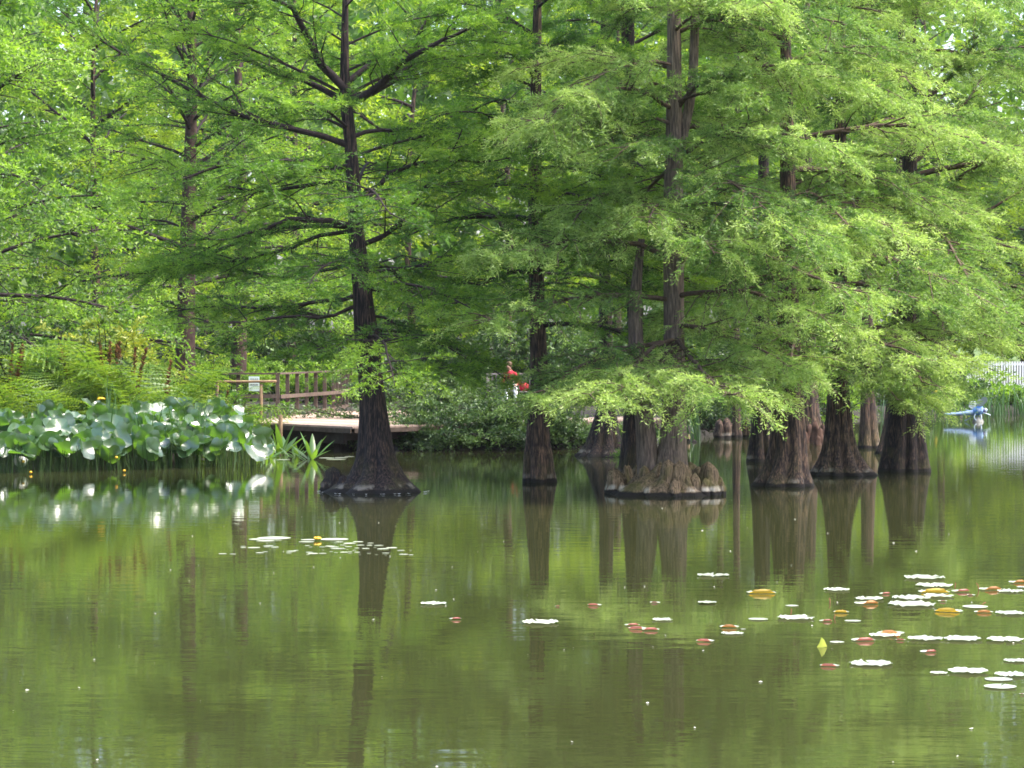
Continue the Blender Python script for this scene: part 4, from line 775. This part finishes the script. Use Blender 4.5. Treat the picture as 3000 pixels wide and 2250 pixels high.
L_ = lambda x, y, dy=0: px(x, y, Yd)+[0,dy,0]-d_loc
def taper(name, pts, rad, mt, parent, n=12):
    Pq = resample(np.array(pts), 14); v, q = tubes(Pq[None], np.interp(np.linspace(0,1,14), np.linspace(0,1,len(rad)), rad)[None], n); return link(name, npmesh(name, v, q, mt, True), parent)
th = taper('thorax', [L_(2845,1209),L_(2855,1206),L_(2868,1202),L_(2879,1203)], [.05,.13,.17,.12], BLUE, df)
for k in range(4): taper('stripe', [L_(2862+k*4,1196-k*.3,-.15), L_(2863+k*4,1203,-.175), L_(2862+k*4,1209,-.13)], [.008,.012,.008], BANDW, th, 6)
taper('abdomen', [L_(2850,1208),L_(2830,1211),L_(2800,1213),L_(2765,1214)], [.09,.07,.055,.035], BLUEG, df)
hd = blob('head', L_(2884,1204), (.09,.11,.09), PURP, df, 1, 12, 8, .02); blob('eye', L_(2887,1201,-.09), (.05,.05,.06), BANDW, hd, 2, 10, 7, .02); blob('eye', L_(2887,1201,.09), (.05,.05,.06), BANDW, hd, 2, 10, 7, .02)
def wing(tip, dy, w):
    a = L_(2862,1199); t = L_(*tip, dy); d = t-a; s = nrm(np.cross(d,[0,1.0,.0])); K = 10; V = []
    for k in range(K):
        u = k/(K-1); wd = w*(.35+.9*u-.2*u*u)*math.sqrt(max(.02,1-u**6)); c = a+d*u
        V += [c-s*wd*.5+[0,-.006,0], c+s*wd*.5+[0,-.006,0], c+s*wd*.5+[0,.006,0], c-s*wd*.5+[0,.006,0]]
    F_ = [(k*4+j, k*4+(j+1)%4, k*4+4+(j+1)%4, k*4+4+j) for k in range(K-1) for j in range(4)]+[(3,2,1,0),(K*4-4,K*4-3,K*4-2,K*4-1)]
    link('wing', pymesh('wing', V, F_, WING), df)
wing((2886,1163),-.25,.24); wing((2872,1170),-.1,.24); wing((2850,1176),.3,.26); wing((2842,1184),.15,.22)
for k,(a_,b_,c_) in enumerate([((2856,1206),(2838,1203),(2830,1200)),((2858,1209),(2850,1224),(2862,1234)),((2866,1210),(2864,1225),(2866,1236)),((2872,1210),(2874,1224),(2869,1236)),((2860,1210),(2840,1228),(2828,1233)),((2876,1208),(2890,1212),(2900,1216))]):
    taper('leg', [L_(*a_,(-1)**k*.05),L_(*b_,(-1)**k*.15),L_(*c_,(-1)**k*.1)], [.02,.016,.014], BANDW if k%2 else BLUEG, df, 6)
blob('pedestal', np.array([0,0,-.05]), (.20,.2,.22), simple('pedestal_stone', (.2,.2,.18), .9, .3, 5), df, 12, 12, 8, .1)

# ------------------------------------------------------------------ lily pads
def pad_mesh(seed, mt, ruff, curl=0.0, fold=0.0):
    rg = np.random.default_rng(seed); n, K = 34, 6; V = [(0,0,.004)]; ph = rg.uniform(0,6.28,4); notch = .10
    for k in range(1,K+1):
        f = k/K
        for j in range(n):
            t = notch + (2*pi-2*notch)*j/(n-1); x, y = .5*f*cos(t), .5*f*sin(t)
            z = .008 + ruff*f**5*(.5+.5*sin(t*9+ph[0])*sin(t*4+ph[1])+.3*sin(t*17+ph[2])) + .004*f**2*sin(t*3+ph[3])
            e = max(0, -y-.5*(1-curl)) if curl else 0      # near rim rolled up
            if e > 0: ang = min(2.6, e/(.075)); y2 = -.5*(1-curl); z += .065*(1-cos(ang)); y = y2-.075*sin(ang)
            V.append((x, y, max(z,.006)))
    F_ = [(0,1+j,2+j) for j in range(n-1)]
    for k in range(K-1):
        for j in range(n-1): a = 1+k*n+j; F_.append((a, a+n, a+n+1, a+1))
    me = pymesh('lily_pad', V, F_, PADW if curl else mt, True)
    if curl:
        me.materials.append(mt); lim = -.5*(1-curl)+.02
        for pg in me.polygons: pg.material_index = int(sum(me.vertices[v].co.y for v in pg.vertices)/len(pg.vertices) < lim)
    return me
PADW = waxy('pad_pale', (.34,.37,.28), (.3,.35,.15), .42, 1.0, .1, .6); PADO = waxy('pad_orange', (.48,.22,.085), (.6,.25,.06), .45, .6, .3); PADR = waxy('pad_red', (.44,.15,.12), (.6,.2,.14), .45, .6, .3); PADY = waxy('pad_yellow', (.56,.37,.06), (.7,.45,.03), .45, .6, .3); PADP = waxy('pad_pink', (.50,.25,.24), (.5,.2,.2), .45, .8, .2); PADG = waxy('pad_yellow_green', (.45,.48,.06), (.5,.55,.05), .45, .5, .4)
PM = {'w':[pad_mesh(i,PADW,.05) for i in range(4)], 's':[pad_mesh(10+i,PADW,.004) for i in range(2)], 'o':[pad_mesh(20+i,PADO,.02,.42) for i in range(2)], 'r':[pad_mesh(30+i,PADR,.02,.45) for i in range(2)], 'y':[pad_mesh(40+i,PADY,.03,.5) for i in range(2)], 'p':[pad_mesh(50,PADP,.02,.3)]}
Z4 = lambda x, y, w: (2000+x/2.212, 1600+y/2.212, w/2.212); Z8 = lambda x, y, w: (1700+x/3.687, 1700+y/3.687, w/3.687)
PADS = [(Z4(198,195,205),'w','lone white ruffled pad farthest back, left of the yellow folded pad'),(Z4(510,305,195),'y','yellow folded pad below the reflection of the wide fluted trunk'),(Z4(158,370,118),'w','small white pad left of the yellow folded pad'),(Z4(708,388,88),'s','small smooth white pad just above the wide ruffled pad'),
 (Z4(490,477,127),'s','smooth white oval pad left of the wide ruffled pad'),(Z4(735,470,240),'w','wide white ruffled pad in the middle of the scattered pads'),(Z4(998,287,170),'w','white pad below the orange-skirted cypress reflection'),(Z4(303,528,128),'o','orange rolled pad above a white pad, left part of the group'),
 (Z4(392,542,36),'s','tiny pale pad touching the orange rolled pad'),(Z4(323,569,145),'w','white pad just below the orange rolled pad'),(Z4(146,618,118),'r','bright red curled pad frontmost at the left of the group'),(Z4(927,487,86),'r','small red pad right of the wide ruffled pad'),
 (Z4(1103,488,107),'s','thin smooth white pad right of the small red pad'),(Z4(1028,432,102),'y','small yellow pad above the small red pad'),(Z4(1310,310,72),'r','small red pad left of the dense pad cluster'),(Z4(1568,210,265),'w','wide white pad at the back of the dense cluster'),
 (Z4(1630,262,240),'w','second white pad from the back of the dense cluster'),(Z4(1628,300,205),'y','pale yellow flat pad in the dense cluster'),(Z4(1800,296,120),'r','thin pink-red pad at the right of the dense cluster'),(Z4(1868,318,55),'p','tiny pink pad under the thin pink-red pad'),
 (Z4(1210,346,190),'w','white pad overlapping an orange pad left of the cluster'),(Z4(1190,374,155),'o','orange pad under the white pad left of the cluster'),(Z4(1482,341,250),'w','white pad in the middle left of the dense cluster'),(Z4(1660,328,200),'w','white pad in the middle right of the dense cluster'),
 (Z4(1683,360,60),'p','tiny pink pad between two white rows of the cluster'),(Z4(1485,384,310),'w','widest white ruffled pad at the front of the dense cluster'),(Z4(1895,396,165),'s','smooth white pad right in front of the dense cluster'),(Z4(1725,425,185),'y','big yellow cup-shaped pad in front of the dense cluster'),
 (Z4(1950,430,125),'o','orange rolled pad right of the yellow cup-shaped pad'),(Z4(2125,440,200),'w','white pad at the right edge beside the orange rolled pad'),(Z4(1995,283,150),'o','orange pad with raised stem right of the dense cluster'),(Z4(2125,295,170),'w','white pad touching the orange pad with the raised stem'),
 (Z4(2170,237,115),'o','farthest orange pad at the right edge'),(Z4(2200,270,70),'w','white pad at the right edge under the farthest orange pad'),(Z4(1350,568,180),'o','orange-topped pad lying on a white pad, middle front'),(Z4(1310,584,200),'w','white pad under the orange-topped pad'),
 (Z4(1170,612,155),'r','orange-red flat pad left of the long white row'),(Z4(1412,612,65),'r','small red pad at the start of the long white row'),(Z4(1572,606,225),'w','first pad of the long white row'),(Z4(1812,608,250),'w','middle pad of the long white row'),
 (Z4(2090,613,240),'w','last pad of the long white row at the right edge'),(Z4(1000,626,95),'s','sliver of white pad right of the upright yellow leaf'),(Z4(1590,686,108),'r','red pad alone below the long white row'),(Z4(953,778,128),'r','pinkish red pad frontmost beside a wide white pad'),
 (Z4(1220,767,280),'w','wide white ruffled pad right of the frontmost pinkish red pad'),(Z4(1660,825,115),'w','small white pad left of the frontmost wide white pad'),(Z4(1850,818,260),'w','frontmost wide white ruffled pad near the right edge'),(Z4(2125,840,205),'w','white and yellow pad at the right edge in front'),
 (Z4(2048,866,180),'s','smooth white pad under the white and yellow pad'),(Z4(2058,916,210),'s','smooth white pad nearest the camera'),(Z4(2160,747,160),'w','white pad cut by the right edge, second row from the front'),(Z4(2200,963,40),'p','tiny pink pad in the lower right corner'),
 (Z8(155,272,155),'r','small red forked pad below the knee reflection, left'),(Z8(808,244,115),'p','small pink oval pad right of the red forked pad'),(Z8(1372,248,200),'w','white pad right of the small pink oval pad'),(Z8(888,432,230),'w','white pad with red spots above the red stack'),
 (Z8(560,490,165),'r','top red pad of the small red stack'),(Z8(620,525,200),'r','left lower red pad of the small red stack'),(Z8(760,540,190),'r','right lower red pad of the small red stack'),
 ((1270,1771,75),'w','lone white pad near the middle of the pond'),((1334,1815,36),'r','lone small red pad in the middle of the pond'),((1583,1826,108),'w','large lone white pad below the slim cypress reflection'),((1633,1777,16),'r','speck-sized red pad right of the middle')]
rg = np.random.default_rng(55)
for (x, y, w), k, lb in PADS:
    p = pw(x, y); d = w/F*p[1]; o = link('lily_pad', PM[k][rg.integers(len(PM[k]))], None, (p[0], p[1], .004+rg.uniform(0,.006)), (0,0,rg.uniform(-.5,.5) if k in 'oryp' else rg.uniform(0,6.28)), (d, d, d*.9+.02)); tag(o, lb, 'lily pad', 'lily pads on the right half of the pond')
# upright yellow leaf, sticks of lily stem
m_ = pymesh('upright_leaf', [(-.5,0,0),(-.2,.05,.45),(.0,.06,1.0),(.25,.03,.75),(.5,0,.15),(.1,-.10,.1)], [(0,5,1),(5,2,1),(5,3,2),(5,4,3)], PADG, True)
p = pw(2407,1896); o = link('upright_leaf', m_, None, (p[0],p[1],-.01), None, .10); tag(o, 'yellow-green leaf standing upright out of the water', 'leaf')
STEMC = simple('reddish_stem', (.30,.13,.06), .6, .2, 8, .3)
for (x0_,y0_),(x1_,y1_),lb in [((2868,1728),(2860,1708),'orange stem sticking up beside the orange pad right of the cluster'),((2795,1722),(2799,1707),'stem sticking up at the right end of the second cluster row'),((2866,1775),(2889,1765),'slanting pale stem above the smooth pad'),((2314,1800),(2318,1783),'reddish stem standing above the wide ruffled pad'),((2430,1767),(2429,1752),'bent dark stem right of the middle pads'),((2440,1813),(2447,1800),'short bent stem under the small yellow pad')]:
    a = pw(x0_,y0_); c = px(x1_,y1_,a[1]); loc = a.copy(); root = tag(link('bent_stick', npmesh('bent_stick', *[q if i else q-loc for i,q in enumerate(tubes(resample([a-[0,0,.05],(a+c)/2+[.01,0,.01],c],6)[None], np.full((1,6),.006), 6))], STEMC, True), None, tuple(loc)), lb, 'stick', 'sticks poking out among the pads')
# scattered small pads in front of the leaning cypress
Z7 = lambda x, y, w: (600+x/3.16, 1530+y/3.16, w/3.16)
BIG = [((640,150,310),'longest white float of the small-leaf patch, at its back'),((480,160,140),'white float at the back left end of the small-leaf patch'),((560,175,170),'white float under the longest one at the left of the patch'),((960,165,140),'white float left of the patch flower'),((1200,162,260),'long white float right of the patch flower'),((940,186,140),'white float in front of the patch flower')]
SML = [(355,225,50),(357,238,55),(455,239,115),(165,294,70),(260,297,58),(590,222,95),(650,234,70),(575,231,60),(510,287,80),(560,276,50),(575,198,25),(680,170,60),(800,271,90),(845,265,45),(780,288,60),(950,220,50),(980,233,35),(955,301,35),(970,283,70),(1000,293,100),(1090,291,75),(1095,261,28),(1090,232,65),(1160,226,90),(1200,234,80),(1170,276,35),(1235,248,140),(1215,285,38),(1245,187,75),(1280,215,70),(1290,281,75),(1320,258,28),(1345,275,45),(1345,289,45),(1330,231,70),(1340,200,110),(1385,263,40),(1410,280,55),(1420,185,95),(1440,214,75),(1435,300,25),(1410,244,50),(1490,247,80),(1520,291,40),(1535,196,60),(1525,217,55),(1610,218,90),(1575,235,30),(1590,301,28),(1650,251,115),(1675,289,70),(1675,307,25),(1730,238,105),(1815,265,75),(1905,262,25),(1840,299,85),(1910,306,50)]
for a, lb in [(q, l) for q, l in BIG] + [(q, None) for q in SML]:
    x, y, w = Z7(*a); p = pw(x, y); d = w/F*p[1]; o = link('floating_leaf', PM['s'][rg.integers(2)], None, (p[0],p[1],.004+rg.uniform(0,.004)), (0,0,rg.uniform(0,6.28)), (d*1.02, min(d,.45)*rg.uniform(.9,1.1), d*.6))
    tag(o, lb or 'small white leaf floating in the loose patch before the leaning cypress', 'floating leaf', 'small floating leaves before the leaning cypress')
p = pw(600+1040/3.16, 1530+165/3.16+2); fl = thing('patch_flower', 'small yellow flower in the patch of small floating leaves', 'flower', p); 
for k in range(5): a = k*1.256; blob('petal', (.03*cos(a), .03*sin(a), .035), (.027,.027,.02), YPET, fl, 320+k, 8, 6, .15)
put_stalk(fl, (0,0,-.1), (0,0,.05), .7)
for x, y, w, lb in [(958,1342,46,'white float beside the lone lance-leaved plant'),(1000,1341,40,'small white float under the deck edge'),(985,1346,60,'thin white float between lance-leaved plant and leaning trunk'),(830,1347,40,'white float at the foot of the tall lance-leaved plant'),(1024,1338,30,'white fleck of leaf nearest the leaning trunk')]:
    p = pw(x,y); d = w/F*p[1]; o = link('floating_leaf', PM['s'][0], None, (p[0],p[1],.004), (0,0,0), (d,d*.8,d*.6)); tag(o, lb, 'floating leaf', 'floating leaves by the deck')
# specks of seed and petal on the water
rg = np.random.default_rng(8); n = 90; yy = 1460+rg.uniform(0,1,n)**1.2*800; xx = rg.uniform(0,3000,n)
P = np.stack([pw(a,b_) for a,b_ in zip(xx,yy)]); P[:,2] = .006; rr = rg.uniform(.003,.008,n)*rg.choice([1,1,1.8],n)
ang = rg.uniform(0,6.28,n)[:,None]+np.array([0,1.57,3.14,4.71])
V = (P[:,None,:] + rr[:,None,None]*np.stack([np.cos(ang)*1.5,np.sin(ang),np.zeros_like(ang)],-1)).reshape(-1,3); V[::4,2] += .006
tag(link('floating_specks', npmesh('floating_specks', V, np.arange(n*4).reshape(-1,4), simple('speck', (.5,.5,.42), .6, .3, 3, .5))), 'pale seeds and petal specks scattered over the water', 'specks', kind='stuff')
# pale foam at the waterline of the leaning cypress
rg = np.random.default_rng(18); n = 18; a = rg.uniform(pi*1.02, pi*1.98, n); c = px(1095,1440,46.7)
P = np.stack([c[0]+1.02*np.cos(a)+rg.normal(size=n)*.02, 46.7+1.06*np.sin(a)-.02-np.abs(rg.normal(size=n)*.03), np.full(n,.01)],1); rr = rg.uniform(.008,.028,n)
ang = rg.uniform(0,6.28,n)[:,None]+np.array([0,1.57,3.14,4.71]); V = (P[:,None,:] + rr[:,None,None]*np.stack([np.cos(ang)*1.6,np.sin(ang)*.8,.3+.3*np.cos(ang*2)],-1)).reshape(-1,3)
tag(link('petal_drift', npmesh('petal_drift', V, np.arange(n*4).reshape(-1,4), simple('petal', (.6,.6,.6), .6, .2, 3, .4))), 'pale petals drifted against the foot of the leaning cypress', 'petals', kind='stuff')
hz, nt, b = mat('haze'); nt.nodes.remove(b); pv = nt.nodes.new('ShaderNodeVolumePrincipled'); pv.inputs['Color'].default_value = (.95,.97,1,1); pv.inputs['Density'].default_value = .0001; pv.inputs['Anisotropy'].default_value = .3  # thin scattering box added to lift tones like veiling glare
nt.links.new(pv.outputs[0], nt.nodes['Material Output'].inputs['Volume'])
tag(link('haze', pymesh('haze', boxv(-705,705,-205,1305,-2,30), BOXF, hz)), 'thin haze added as a pale glare veil over the pond and its banks', 'haze', kind='stuff')
